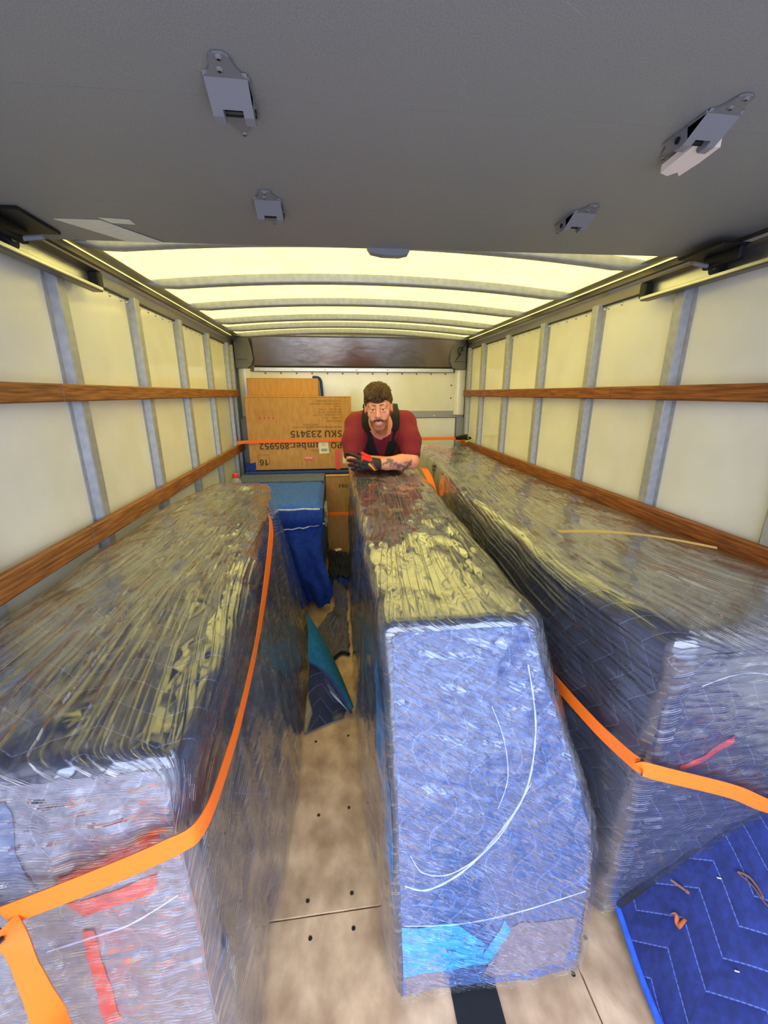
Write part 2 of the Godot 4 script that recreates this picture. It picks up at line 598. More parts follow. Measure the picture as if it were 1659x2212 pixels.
# ---------------------------------------------------------------- the truck body
func room() -> void:
	var o: Node3D
	# plywood floor in sheets
	o = setting("floor", "worn brown plywood truck floor with screw holes and seams")
	var zs := [ZR, -0.752, -1.97, -3.19, ZF]
	var xs := [XL - 0.02, 0.55, XR + 0.02]
	for i in zs.size() - 1:
		for j in 2:
			var w: float = xs[j + 1] - xs[j] - 0.003
			var d: float = zs[i] - zs[i + 1] - 0.003
			obj("plywood_sheet", cb(Vector3((xs[j] + xs[j + 1]) / 2, -0.012, (zs[i] + zs[i + 1]) / 2), Vector3(w, 0.024, d), 0.0015), M["plywood floor"], o)
	var screw := MB.new()
	screw.lathe(Vector3.ZERO, [[0.0055, 0.0], [0.005, 0.0012], [0.003, 0.0014], [0.0, 0.0006]], 10)
	var sme := screw.mesh()
	for z in [-0.70, -0.79, -1.02, -1.33]:
		for x in [-0.11, 0.0]:
			inst("floor_screw", sme, M["black steel"], o, Transform3D(Basis(), Vector3(x + 0.03 * ns.get_noise_2d(z * 9, x * 5), 0.0, z + 0.04 * ns.get_noise_2d(x * 9, z * 3))))
	for p in [[0.53, -0.56], [0.60, -0.62], [0.50, -0.47]]:
		inst("floor_screw", sme, M["black steel"], o, Transform3D(Basis(), Vector3(p[0], 0.0, p[1])))
	obj("subfloor", cb(Vector3(0.19, -0.08, -1.6), Vector3(2.2, 0.11, 4.3), 0.0), M["black steel"], o)

	# side walls: white sheets between galvanised hat posts
	var post_poly := PackedVector2Array([Vector2(-0.042, 0), Vector2(-0.042, 0.003), Vector2(-0.026, 0.003), Vector2(-0.022, 0.026), Vector2(-0.018, 0.029), Vector2(0.018, 0.029), Vector2(0.022, 0.026), Vector2(0.026, 0.003), Vector2(0.042, 0.003), Vector2(0.042, 0)])
	var rivet := MB.new()
	rivet.lathe(Vector3.ZERO, [[0.007, 0.0], [0.0062, 0.002], [0.004, 0.0034], [0.0, 0.004]], 8)
	var rme := rivet.mesh()
	for side in [-1.0, 1.0]:
		var x0: float = XL if side < 0 else XR
		o = setting("wall_left" if side < 0 else "wall_right", "%s truck side wall of glossy white sheet with steel posts" % ("left" if side < 0 else "right"))
		var posts := [0.06, -0.44, -0.94, -1.44, -1.94, -2.44, -2.94, -3.44] if side < 0 else [0.04, -0.43, -0.90, -1.37, -1.84, -2.31, -2.785, -3.25]
		var edges := [ZR]
		edges.append_array(posts)
		edges.append(ZF)
		for k in edges.size() - 1:
			var za: float = edges[k]
			var zb: float = edges[k + 1]
			obj("wall_sheet", cb(Vector3(x0 + side * 0.015, 0.9, (za + zb) / 2), Vector3(0.03, 1.82, za - zb + 0.001), 0.0), M["white wall sheet"], o)
		for z in posts:
			var pm := MB.new()
			pm.prism(post_poly, Vector3(x0, 0.0, z), Vector3(0, 0, 1) * side, Vector3(-side, 0, 0), -1.722)
			var po := obj("wall_post", pm, M["galvanised steel"], o)
			for y in [0.66, 1.702]:
				for dz in [-0.032, 0.032]:
					inst("rivet", rme, M["aluminium"], po, Transform3D(Basis(Vector3(0, 0, 1), deg_to_rad(90 * side)), Vector3(x0 - side * 0.003, y, z + dz)))
		# second slim post in the front corner
		var pm2 := MB.new()
		pm2.prism(post_poly, Vector3(x0, 0.0, -3.585), Vector3(0, 0, 1) * side, Vector3(-side, 0, 0), -1.722)
		obj("wall_post", pm2, M["galvanised steel"], o)
		var zz := -1.7
		while zz > -3.6:
			inst("rivet", rme, M["aluminium"], o, Transform3D(Basis(Vector3(0, 0, 1), deg_to_rad(90 * side)), Vector3(x0, 1.703, zz)))
			zz -= 0.082
	# wooden rub rails
	var nr := 0
	for side in [-1.0, 1.0]:
		var xf: float = (XL if side < 0 else XR) - side * 0.029
		for y in [1.352, 0.917]:
			nr += 1
			var hh := 0.05 if y > 1 else 0.064
			o = setting("trim_%d" % nr, "%s wooden rub rail along the %s wall" % ["upper" if y > 1 else "lower", "left" if side < 0 else "right"])
			# two lengths butted together
			var cut := -1.30 if side < 0 else -1.62
			for seg in [[ZR - 0.02, cut], [cut, -3.60]]:
				obj("rail_board", cb(Vector3(xf - side * 0.011, y, (seg[0] + seg[1]) / 2), Vector3(0.022, hh, seg[0] - seg[1] - 0.0008), 0.004), M["oak rail" if side < 0 else "oak rail reddish"], o)
	# aluminium top rails, the door tracks below them
	for side in [-1.0, 1.0]:
		nr += 1
		var x0: float = XL if side < 0 else XR
		o = setting("trim_%d" % nr, "aluminium top rail along the %s wall" % ("left" if side < 0 else "right"))
		var face := MB.new()
		face.prism(PackedVector2Array([Vector2(-0.02, 1.70), Vector2(0.006, 1.716), Vector2(0.008, 1.724), Vector2(0.014, 1.755), Vector2(0.03, 1.764), Vector2(0.03, 1.79), Vector2(-0.02, 1.79)]), Vector3(x0, 0, ZF if side < 0 else ZR), Vector3(-side, 0, 0), Vector3(0, 1, 0), ZR - ZF)
		obj("rail_body", face, M["aluminium"], o)
		obj("rail_groove", cb(Vector3(x0 - side * 0.038, 1.772, (ZR + ZF) / 2), Vector3(0.016, 0.022, ZR - ZF), 0.002), M["dark aluminium"], o)
		obj("rail_flange", cb(Vector3(x0 - side * 0.062, 1.795, (ZR + ZF) / 2), Vector3(0.06, 0.004, ZR - ZF), 0.0), M["aluminium"], o)
		obj("rail_lip", cb(Vector3(x0 - side * 0.004, 1.716, (ZR + ZF) / 2), Vector3(0.012, 0.006, ZR - ZF), 0.001), M["black steel"], o)
	# arched translucent roof on steel bows
	o = setting("ceiling", "arched translucent yellowish fibreglass roof on steel bows")
	var rp := PackedVector3Array()
	var ru := PackedVector2Array()
	for j in 2:
		for i in 25:
			rp.append(Vector3(lerpf(XR + 0.02, XL - 0.02, i / 24.0), 0, ZR if j == 0 else ZF - 0.02))
			rp[-1].y = roof_y(rp[-1].x)
			ru.append(Vector2(rp[-1].x, rp[-1].z))
	var rm := MB.new()
	rm.grid(rp, 25, ru)
	obj("roof_sheet", rm, M["fibreglass roof"], o)
	for z in [-1.52, -2.00, -2.465, -2.925, -3.235, -3.55, -0.95, -0.45]:
		var bw := MB.new()
		var bp := PackedVector3Array()
		for i in 31:
			var x := lerpf(XL + 0.055, XR - 0.055, i / 30.0)
			var y := roof_y(x) - 0.002
			var e := clampf(minf(i, 30 - i) / 1.2, 0.35, 1.0)
			var hh := 0.036 * e
			for q in [[-0.022, 0.0], [-0.020, -hh * 0.75], [-0.013, -hh], [0.013, -hh], [0.020, -hh * 0.75], [0.022, 0.0]]:
				bp.append(Vector3(x, y + q[1], z + q[0]))
		bw.grid(bp, 6, PackedVector2Array(), true)
		obj("roof_bow", bw, M["galvanised steel"], o)
	# rear frame round the door opening
	o = setting("door_2", "rear door frame of the truck")
	obj("frame_header", cb(Vector3(0.19, 1.82, ZR - 0.03), Vector3(2.07, 0.07, 0.06), 0.004), M["galvanised steel"], o)
	for side in [-1.0, 1.0]:
		obj("frame_post", cb(Vector3((XL if side < 0 else XR) + side * 0.005, 0.9, ZR - 0.03), Vector3(0.07, 1.8, 0.06), 0.004), M["galvanised steel"], o)
	# the driveway outside
	o = setting("driveway", "pale concrete driveway behind the truck")
	obj("slab", cb(Vector3(0.19, -0.85, 2.0), Vector3(30, 0.1, 30), 0.0), M["concrete"], o)

func roof_y(x: float) -> float:
	var t := (x - 0.19) / 1.005
	return 1.797 + 0.055 * (1.0 - t * t)

# ---------------------------------------------------------------- overhead door
func overhead_door() -> void:
	var o := setting("door_1", "grey overhead roll-up door stowed under the roof")
	var tilt := func(x: float) -> float: return 1.752 + 0.012 * (x - 0.19)
	var cuts := [-1.325, -1.078, -0.728, -0.378, -0.028, 0.322]
	var rot := Basis(Vector3(0, 0, 1), atan(0.012))
	for k in 5:
		var z0: float = cuts[k]
		var z1: float = cuts[k + 1]
		var yaw := Basis()
		obj("door_section", cb(Vector3(0.19, 1.752 + 0.011, (z0 + z1) / 2), Vector3(1.90, 0.02, z1 - z0 - 0.0006), 0.0, rot * yaw), M["door grey"], o)
	obj("added_light_block", cb(Vector3(0.19, 1.786, -0.5), Vector3(1.88, 0.022, 1.64), 0.0, rot), M["door grey"], o)  # added unseen slab above the sections, stops roof light leaking through their gaps
	# hinges: a plate with rounded ears bent round a slotted knuckle
	for hx in [-0.125, 0.60]:
		for hz in [-0.728, -1.078, -0.378]:
			var y: float = tilt.call(hx)
			var h := Node3D.new()
			h.name = "hinge"
			o.add_child(h, true)
			h.position = Vector3(hx, y, hz)
			var leaf := PackedVector2Array([Vector2(-0.030, 0.0), Vector2(0.030, 0.0), Vector2(0.030, 0.045), Vector2(0.022, 0.050), Vector2(0.016, 0.066), Vector2(0.012, 0.088), Vector2(0.006, 0.094), Vector2(-0.006, 0.094), Vector2(-0.012, 0.088), Vector2(-0.016, 0.066), Vector2(-0.022, 0.050), Vector2(-0.030, 0.045)])
			var lf := MB.new()
			lf.prism(leaf, Vector3(0, 0, 0.008), Vector3(-1, 0, 0), Vector3(0, 0, 0.8), -0.0032)
			lf.prism(leaf, Vector3(0, 0, -0.012), Vector3(1, 0, 0), Vector3(0, 0, -0.6), -0.0032)
			obj("hinge_leaf", lf, M["hinge grey"], h)
			# the knuckle that stands down from the door, with its slot
			var kn := MB.new()
			kn.prism(PackedVector2Array([Vector2(0.05, 0.0), Vector2(0.004, -0.024), Vector2(-0.012, -0.025), Vector2(-0.016, -0.02), Vector2(-0.016, 0.0)]), Vector3(-0.028, 0, 0), Vector3(0, 0, 1), Vector3(0, 1, 0), -0.015)
			kn.prism(PackedVector2Array([Vector2(0.05, 0.0), Vector2(0.004, -0.024), Vector2(-0.012, -0.025), Vector2(-0.016, -0.02), Vector2(-0.016, 0.0)]), Vector3(0.014, 0, 0), Vector3(0, 0, 1), Vector3(0, 1, 0), -0.014)
			kn.prism(PackedVector2Array([Vector2(0.05, 0.0), Vector2(0.012, -0.020), Vector2(0.008, 0.0)]), Vector3(-0.028, 0, 0), Vector3(0, 0, 1), Vector3(0, 1, 0), -0.056)
			obj("hinge_knuckle", kn, M["hinge zinc"], h)
			var pin := MB.new()
			pin.tube([Vector3(-0.03, -0.012, -0.008), Vector3(0.03, -0.012, -0.008)], 0.005, 10)
			obj("hinge_pin", pin, M["black steel"], h)
			for q in [Vector3(0, -0.003, 0.078), Vector3(0, -0.003, -0.075), Vector3(-0.004, -0.003, 0.058)]:
				var sc := MB.new()
				sc.lathe(q, [[0.0, -0.003], [0.004, -0.002], [0.005, 0.0]], 10)
				obj("screw", sc, M["hinge grey"], h)
	# handle hardware at the leading edge
	var hd := MB.new()
	hd.prism(PackedVector2Array([Vector2(-0.065, 0.004), Vector2(-0.055, -0.010), Vector2(-0.02, -0.016), Vector2(0.03, -0.016), Vector2(0.055, -0.010), Vector2(0.062, 0.004)]), Vector3(0.178, 1.752, -1.352), Vector3(1, 0, 0), Vector3(0, 1, 0), 0.03)
	obj("edge_handle", hd, M["hinge zinc"], o)
	# paper labels stuck near the edge
	var lb := MB.new()
	lb.prism(PackedVector2Array([Vector2(-0.637, 1.185), Vector2(-0.532, 1.180), Vector2(-0.44, 1.322), Vector2(-0.535, 1.322)]), Vector3(0, 1.7428, 0), Vector3(1, 0, 0), Vector3(0, 0, -1), 0.0006)
	obj("paper_label", lb, M["paper label"], o)
	lb = MB.new()
	lb.prism(PackedVector2Array([Vector2(-0.530, 1.168), Vector2(-0.463, 1.172), Vector2(-0.462, 1.200), Vector2(-0.515, 1.196)]), Vector3(0, 1.7434, 0), Vector3(1, 0, 0), Vector3(0, 0, -1), 0.0006)
	obj("paper_label", lb, M["paper label"], o)
	# splintered pale wood showing below the right hinge
	var sp := MB.new()
	sp.prism(PackedVector2Array([Vector2(0.598, 0.800), Vector2(0.605, 0.742), Vector2(0.652, 0.738), Vector2(0.648, 0.772), Vector2(0.640, 0.806), Vector2(0.628, 0.796), Vector2(0.618, 0.808)]), Vector3(0, 1.754, 0), Vector3(1, 0, 0), Vector3(0, 0, -1), -0.012)
	for q in sp.v.size():
		sp.v[q].y -= 0.012 * clampf((-sp.v[q].z - 0.74) / 0.06, 0, 1)
	obj("splintered_wood", sp, M["pale wood"], o)
	# tracks and roller brackets at both sides
	for side in [-1.0, 1.0]:
		var xw: float = (XL if side < 0 else XR) - side * 0.03
		var ze := -1.60 if side < 0 else -1.51
		var tr := Node3D.new()
		tr.name = "door_track"
		o.add_child(tr, true)
		obj("track_web", cb(Vector3(xw - side * 0.004, 1.706, (ze + 0.45) / 2), Vector3(0.004, 0.06, 0.45 - ze), 0.0), M["aluminium"], tr)
		obj("track_top", cb(Vector3(xw - side * 0.022, 1.736, (ze + 0.45) / 2), Vector3(0.038, 0.006, 0.45 - ze), 0.002), M["dark aluminium"], tr)
		obj("track_bottom", cb(Vector3(xw - side * 0.020, 1.677, (ze + 0.45) / 2), Vector3(0.034, 0.006, 0.45 - ze), 0.002), M["dark aluminium"], tr)
		obj("track_lip", cb(Vector3(xw - side * 0.036, 1.683, (ze + 0.45) / 2), Vector3(0.004, 0.010, 0.45 - ze), 0.001), M["aluminium"], tr)
		obj("end_stop", cb(Vector3(xw - side * 0.02, 1.708, ze + 0.004), Vector3(0.034, 0.052, 0.03), 0.004), M["black rubber"], tr)
		for zb in [-1.19, -0.728]:
			var br := Node3D.new()
			br.name = "roller_bracket"
			o.add_child(br, true)
			obj("bracket_plate", cb(Vector3(xw - side * 0.075, 1.738, zb), Vector3(0.085, 0.008, 0.15), 0.002), M["black steel"], br)
			obj("bracket_arm", cb(Vector3(xw - side * 0.046, 1.72, zb + 0.01), Vector3(0.02, 0.034, 0.12), 0.004), M["black steel"], br)
			var ro := MB.new()
			ro.tube([Vector3(xw - side * 0.008, 1.708, zb - 0.03), Vector3(xw - side * 0.03, 1.708, zb - 0.03)], 0.022, 18)
			obj("roller_wheel", ro, M["black rubber"], br)
			ro = MB.new()
			ro.tube([Vector3(xw - side * 0.03, 1.708, zb - 0.03), Vector3(xw - side * 0.10, 1.716, zb - 0.03)], 0.006, 10)
			obj("roller_stem", ro, M["hinge zinc"], br)

# ---------------------------------------------------------------- front bulkhead
func front_wall() -> void:
	var o := setting("wall_front", "white front bulkhead with metal header and riveted panels")
	obj("bulkhead", cb(Vector3(0.19, 0.9, ZF - 0.02), Vector3(2.06, 1.9, 0.04), 0.0), M["grey plastic"], o)
	var hd := MB.new()
	hd.prism(PackedVector2Array([Vector2(0, 0), Vector2(0.012, 0), Vector2(0.075, 0.245), Vector2(0, 0.245)]), Vector3(-0.64, 1.566, ZF), Vector3(0, 0, 1), Vector3(0, 1, 0), -1.70)
	obj("header_panel", hd, M["header metal"], o)
	obj("header_seal", cb(Vector3(0.21, 1.568, ZF + 0.012), Vector3(1.70, 0.010, 0.024), 0.002), M["black rubber"], o)
	obj("channel_bar", cb(Vector3(0.21, 1.545, ZF + 0.012), Vector3(1.72, 0.034, 0.024), 0.003), M["aluminium"], o)
	obj("roof_angle", cb(Vector3(0.19, 1.80, ZF + 0.05), Vector3(2.0, 0.012, 0.05), 0.002), M["dark aluminium"], o)
	for side in [-1.0, 1.0]:
		var pm := MB.new()
		var xb: float = -0.785 if side < 0 else 1.165
		pm.prism(PackedVector2Array([Vector2(0, 0.0), Vector2(0.085, 0.0), Vector2(0.12, 0.02), Vector2(0.14, 0.07), Vector2(0.135, 0.14), Vector2(0.115, 0.235), Vector2(0, 0.235)]), Vector3(xb, 1.552, ZF + (0.0 if side < 0 else 0.06)), Vector3(-side, 0, 0), Vector3(0, 1, 0), 0.06)
		obj("corner_fairing", pm, M["grey plastic"], o)
		obj("fairing_rib", cb(Vector3(xb - side * 0.055, 1.625, ZF + 0.064), Vector3(0.085, 0.012, 0.012), 0.003), M["grey plastic"], o)
		# rounded white corner cover
		var cc := MB.new()
		var poly := PackedVector2Array([Vector2(-0.05, 0.0)])
		for k in 11:
			var a := PI * k / 10.0
			poly.append(Vector2(-0.05 * cos(a), 0.012 + 0.035 * sin(a)))
		poly.append(Vector2(0.05, 0.0))
		cc.prism(poly, Vector3(-0.73 if side < 0 else 1.135, 1.165, ZF), Vector3(1, 0, 0), Vector3(0, 0, 1), -0.385)
		obj("corner_cover", cc, M["white wall sheet"], o)
	obj("upper_panel", cb(Vector3(0.20, 1.362, ZF + 0.004), Vector3(1.78, 0.328, 0.008), 0.001), M["white wall sheet"], o)
	obj("kick_band", cb(Vector3(0.20, 1.168, ZF + 0.008), Vector3(1.96, 0.058, 0.016), 0.002), M["grey kick band"], o)
	obj("lower_panel", cb(Vector3(0.18, 0.57, ZF + 0.004), Vector3(1.86, 1.13, 0.008), 0.001), M["white wall sheet"], o)
	for side in [-1.0, 1.0]:
		obj("frame_upright", cb(Vector3(-0.765 if side < 0 else 1.155, 0.57, ZF + 0.008), Vector3(0.07, 1.14, 0.016), 0.002), M["grey kick band"], o)
	var rv := MB.new()
	rv.lathe(Vector3.ZERO, [[0.008, 0.0], [0.007, 0.002], [0.0, 0.004]], 8)
	var rme := rv.mesh()
	var face := Basis(Vector3(1, 0, 0), PI / 2)
	for k in 13:
		inst("rivet", rme, M["dark aluminium"], o, Transform3D(face, Vector3(-0.56 + k * 0.13, 1.515, ZF + 0.008)))
	for k in 7:
		inst("rivet", rme, M["aluminium"], o, Transform3D(face, Vector3(-0.6 + k * 0.27, 1.545, ZF + 0.024)))
	for y in [1.42, 1.31]:
		inst("rivet", rme, M["dark aluminium"], o, Transform3D(face, Vector3(1.06, y, ZF + 0.008)))
	for k in 8:
		inst("rivet", rme, M["aluminium"], o, Transform3D(face, Vector3(-0.5 + k * 0.235, 1.18 if k % 2 else 1.155, ZF + 0.016)))
	# black cable in the right upper corner
	var ca := MB.new()
	var ring := []
	for k in 13:
		ring.append(Vector3(1.105 + 0.022 * cos(k * 0.42), 1.70 + 0.03 * sin(k * 0.42), ZF + 0.085))
	ca.tube(smooth_path([Vector3(1.16, 1.78, ZF + 0.13), Vector3(1.12, 1.72, ZF + 0.085), Vector3(1.09, 1.655, ZF + 0.08), Vector3(1.045, 1.575, ZF + 0.03)]), 0.0045, 8)
	ca.tube(ring, 0.0045, 8)
	obj("cable", ca, M["black rubber"], o)
	obj("cable_clip", cb(Vector3(1.15, 1.772, ZF + 0.13), Vector3(0.03, 0.024, 0.03), 0.004), M["black rubber"], o)

# ---------------------------------------------------------------- wrapped bundles
# keys: rows of [z, x left top, x right top, y left, y right, x left foot, x right foot], from the near end to the far end
func key_at(keys: Array, z: float) -> Array:
	if z >= keys[0][0]:
		return keys[0]
	for k in keys.size() - 1:
		if z >= keys[k + 1][0]:
			var t: float = (keys[k][0] - z) / (keys[k][0] - keys[k + 1][0])
			t = t * t * (3.0 - 2.0 * t) * 0.6 + t * 0.4
			var o := []
			for i in keys[k].size():
				o.append(lerpf(keys[k][i], keys[k + 1][i], t))
			return o
	return keys[-1]

# outline of one cross-section: up the left side, over the top, down the right side
func section(k: Array, r: float, inset: float, bulge_r: float) -> PackedVector2Array:
	var a := Vector2(k[5] + inset, inset * 0.6 + 0.004)
	var b := Vector2(k[1] + inset, k[3] - inset)
	var c := Vector2(k[2] - inset, k[4] - inset)
	var d := Vector2(k[6] - inset, inset * 0.6 + 0.004)
	var ba := (a - b).normalized()
	var bc := (c - b).normalized()
	var cd := (d - c).normalized()
	var out := PackedVector2Array()
	var low := (b + ba * r)
	for i in 22:
		out.append(a.lerp(low, i / 22.0))
	for i in 9:
		var t := i / 9.0
		out.append((b + ba * r).lerp(b, t).lerp(b.lerp(b + bc * r, t), t))
	for i in 30:
		out.append((b + bc * r).lerp(c - bc * r, i / 30.0))
	for i in 9:
		var t := i / 9.0
		out.append((c - bc * r).lerp(c, t).lerp(c.lerp(c + cd * r, t), t))
	for i in 23:
		var t := i / 22.0
		out.append((c + cd * r).lerp(d, t) + Vector2(bulge_r * sin(PI * pow(t, 1.3)), 0))
	return out

# returns [sleeve points, sleeve uvs, columns, cap points, cap uvs, cap columns, inner far cap]
func bundle_shape(keys: Array, r: float, rf: float, lean: float, bulge: float, rows: int, fan: float, skew: float) -> Array:
	var z0: float = keys[0][0]
	var z1: float = keys[-1][0]
	var P := PackedVector3Array()
	var U := PackedVector2Array()
	# order from the front edge inwards
	var front := []
	for i in 6:
		var a := PI / 2 * i / 6.0
		front.append([z0 - rf * (1.0 - cos(a)), rf * (1.0 - sin(a))])
	var all := front.duplicate()
	for i in rows + 1:
		all.append([lerpf(z0 - rf, z1 + rf, float(i) / rows), 0.0])
	for i in range(1, 7):
		var a := PI / 2 * i / 6.0
		all.append([z1 + rf * (1.0 - sin(a)), rf * (1.0 - cos(a))])
	var nu := 93
	for e in all:
		var k := key_at(keys, e[0])
		var near := clampf(1.0 - (z0 - e[0]) / 0.5, 0.0, 1.0)
		var s := section(k, r, e[1], bulge * near)
		var run := 0.0
		for i in nu:
			if i > 0:
				run += (s[i] - s[i - 1]).length()
			var z: float = e[0] + lean * (k[3] - s[i].y) * near
			P.append(Vector3(s[i].x, s[i].y, z))
			# wrinkles fan out from the far end
			var f: float = 1.0 + fan * (e[0] - z0) / (z1 - z0)
			U.append(Vector2((run - 1.1) * f + 0.05 * sin(e[0] * 2.3 + run * 3.0), e[0]))
	# near cap
	var C := PackedVector3Array()
	var CU := PackedVector2Array()
	var ring := P.slice(0, nu)
	var cn := 100
	var cm := 120
	for j in cm:
		var y := lerpf(ring[0].y, maxf(ring[40].y, ring[55].y) - 0.0005, float(j) / (cm - 1))
		var xl := across(ring, y, 0, 45)
		var xr := across(ring, y, nu - 1, 46)
		for i in cn:
			var t := float(i) / (cn - 1)
			var q: Vector3 = xl.lerp(xr, t)
			q.y = minf(q.y, lerpf(ring[31].y, ring[61].y, clampf((q.x - ring[31].x) / (ring[61].x - ring[31].x), 0, 1)))
			C.append(q)
			CU.append(Vector2(q.y + skew * q.x + 0.04 * skew * sin(q.x * 9.0 + q.y * 7.0), q.x - 0.3 * skew * q.y))
	return [P, U, nu, C, CU, cn]

func across(ring: PackedVector3Array, y: float, from: int, to: int) -> Vector3:
	var step := 1 if to > from else -1
	var k := from
	while k != to:
		var a := ring[k]
		var b := ring[k + step]
		if b.y >= y:
			return a.lerp(b, clampf((y - a.y) / maxf(b.y - a.y, 1e-5), 0, 1))
		k += step
	return ring[to]

func puff(P: PackedVector3Array, nu: int, off: float, f: Callable) -> PackedVector3Array:
	var N := MB.normals(P, nu)
	var Q := PackedVector3Array()
	for i in P.size():
		var d: float = off + f.call(P[i], N[i])
		var q := P[i] + N[i] * d
		q.y = maxf(q.y, 0.002 + off * 0.2)
		Q.append(q)
	return Q

func make_bundle(o: Node3D, keys: Array, r: float, rf: float, lean: float, bulge: float, fan: float, pad: String, pad_front: String, film_front: Array, film_side: String, lump: float) -> Array:
	var s := bundle_shape(keys, r, rf, lean, bulge, 90, fan, 0.55 if bulge > 0.0 else 0.0)
	var lumps := func(p: Vector3, n: Vector3) -> float:
		# the pads hang in loose upright pleats down the long sides
		var hang := smoothstep(0.5, 0.9, absf(n.x)) * smoothstep(0.86, 0.55, p.y)
		var pleat := 0.016 * hang * ns.get_noise_2d(p.z * 7.0 + 3.0 * p.x, p.y * 1.3)
		return pleat + lump * ns.get_noise_3d(p.x * 3.1, p.y * 3.1, p.z * 2.2) + lump * 0.6 * ns.get_noise_3d(p.x * 9.0, p.y * 7.0, p.z * 7.0)
	var body := puff(s[0], s[2], -0.004, lumps)
	var cap := puff(s[3], s[5], -0.004, lumps)
	var mb := MB.new()
	mb.grid(body, s[2], s[1])
	# close the far end
	var far: int = s[0].size() - s[2]
	var mid := Vector3()
	for i in s[2]:
		mid += body[far + i]
	mid /= s[2]
	for i in s[2] - 1:
		mb.tri(body[far + i], body[far + i + 1], mid, mid + Vector3(0, 0, 0.3))
	obj("moving_pad", mb, M[pad], o)
	mb = MB.new()
	mb.grid(cap, s[5], s[4])
	obj("moving_pad", mb, M[pad_front], o)
	for k in film_front.size():
		var off := 0.004 + 0.0035 * k
		var wr := func(p: Vector3, n: Vector3) -> float:
			# film bridges hollows, and gathers in long ridges
			var g: float = lumps.call(p, n)
			var rid := absf(ns.get_noise_3d(p.x * 14.0, p.y * 14.0, p.z * 0.7))
			return lerpf(maxf(g, -0.002), g, smoothstep(0.5, 0.9, absf(n.x))) + 0.004 * (0.25 - rid)
		var wf := func(p: Vector3, n: Vector3) -> float:
			var g: float = lumps.call(p, n)
			var rid := absf(ns.get_noise_3d(p.x * 3.0, p.y * 16.0 + p.x * 5.0, p.z))
			return maxf(g, -0.002) + (0.005 if bulge == 0.0 else 0.010) * (0.25 - rid)
		var fs := puff(s[0], s[2], off, wr)
		mb = MB.new()
		mb.grid(fs, s[2], s[1])
		obj("stretch_film", mb, M[film_side], o)
		fs = puff(s[3], s[5], off, wf)
		mb = MB.new()
		mb.grid(fs, s[5], s[4])
		obj("stretch_film", mb, M[film_front[k]], o)
	return [body, s[2], cap, s[5]]

var KEYS_L := [[-0.468, -0.752, -0.225, 0.872, 0.872, -0.752, -0.215], [-0.95, -0.752, -0.235, 0.876, 0.882, -0.752, -0.185], [-1.65, -0.745, -0.29, 0.885, 0.882, -0.755, -0.165], [-2.20, -0.68, -0.36, 0.885, 0.88, -0.70, -0.17]]
var KEYS_M := [[-0.735, 0.088, 0.435, 0.885, 0.885, 0.095, 0.545], [-1.1, 0.082, 0.455, 0.886, 0.886, 0.062, 0.49], [-1.8, 0.085, 0.49, 0.886, 0.886, 0.06, 0.50], [-2.64, 0.09, 0.525, 0.884, 0.884, 0.085, 0.52]]
var KEYS_R := [[-0.525, 0.575, 1.135, 0.948, 0.93, 0.655, 1.14], [-0.9, 0.525, 1.14, 0.945, 0.905, 0.585, 1.14], [-1.6, 0.53, 1.14, 0.945, 0.89, 0.57, 1.14], [-2.5, 0.615, 1.14, 0.945, 0.895, 0.63, 1.14], [-3.32, 0.70, 1.14, 0.945, 0.91, 0.70, 1.14]]

# a point of a grid at (u, w) with its outward normal
func on_grid(P: PackedVector3Array, nu: int, u: float, w: float) -> Array:
	var nv := P.size() / nu
	var x := clampf(u, 0, 1) * (nu - 1)
	var y := clampf(w, 0, 1) * (nv - 1)
	var i := mini(int(x), nu - 2)
	var j := mini(int(y), nv - 2)
	var a := P[j * nu + i]
	var b := P[j * nu + i + 1]
	var c := P[(j + 1) * nu + i]
	var d := P[(j + 1) * nu + i + 1]
	return [a.lerp(b, x - i).lerp(c.lerp(d, x - i), y - j), (b - a).cross(c - a).normalized()]

# a piece of cloth lying on that grid, between four corners given as (u, w)
func patch(o: Node3D, called: String, P: PackedVector3Array, nu: int, k: Array, m: String, lift := 0.0025) -> void:
	var f := func(u: float, w: float) -> Vector3:
		var a: Vector2 = (k[0] as Vector2).lerp(k[1], u)
		var b: Vector2 = (k[3] as Vector2).lerp(k[2], u)
		var e := a.lerp(b, w)
		var g := on_grid(P, nu, e.x, e.y)
		return g[0] + g[1] * lift
	var mb := MB.new()
	mb.sheet(f, 18, 18, 0.001, Vector2(0.2, 0.2))
	obj(called, mb, M[m], o)

# a twisted gather of film running over the grid
func film_rope(o: Node3D, P: PackedVector3Array, nu: int, way: Array, r: float, lift := 0.014) -> void:
	var pts := []
	for e in way:
		var g := on_grid(P, nu, e[0], e[1])
		pts.append(g[0] + g[1] * lift)
	var path := smooth_path(pts, 8)
	var rad := []
	for k in path.size():
		rad.append(r * (0.55 + 0.45 * sin(PI * (k + 2.0) / (path.size() + 3.0))) * (1.0 + 0.25 * sin(k * 1.9)))
	var mb := MB.new()
	mb.tube(path, rad, 7)
	obj("film_gather", mb, M["gathered film"], o)

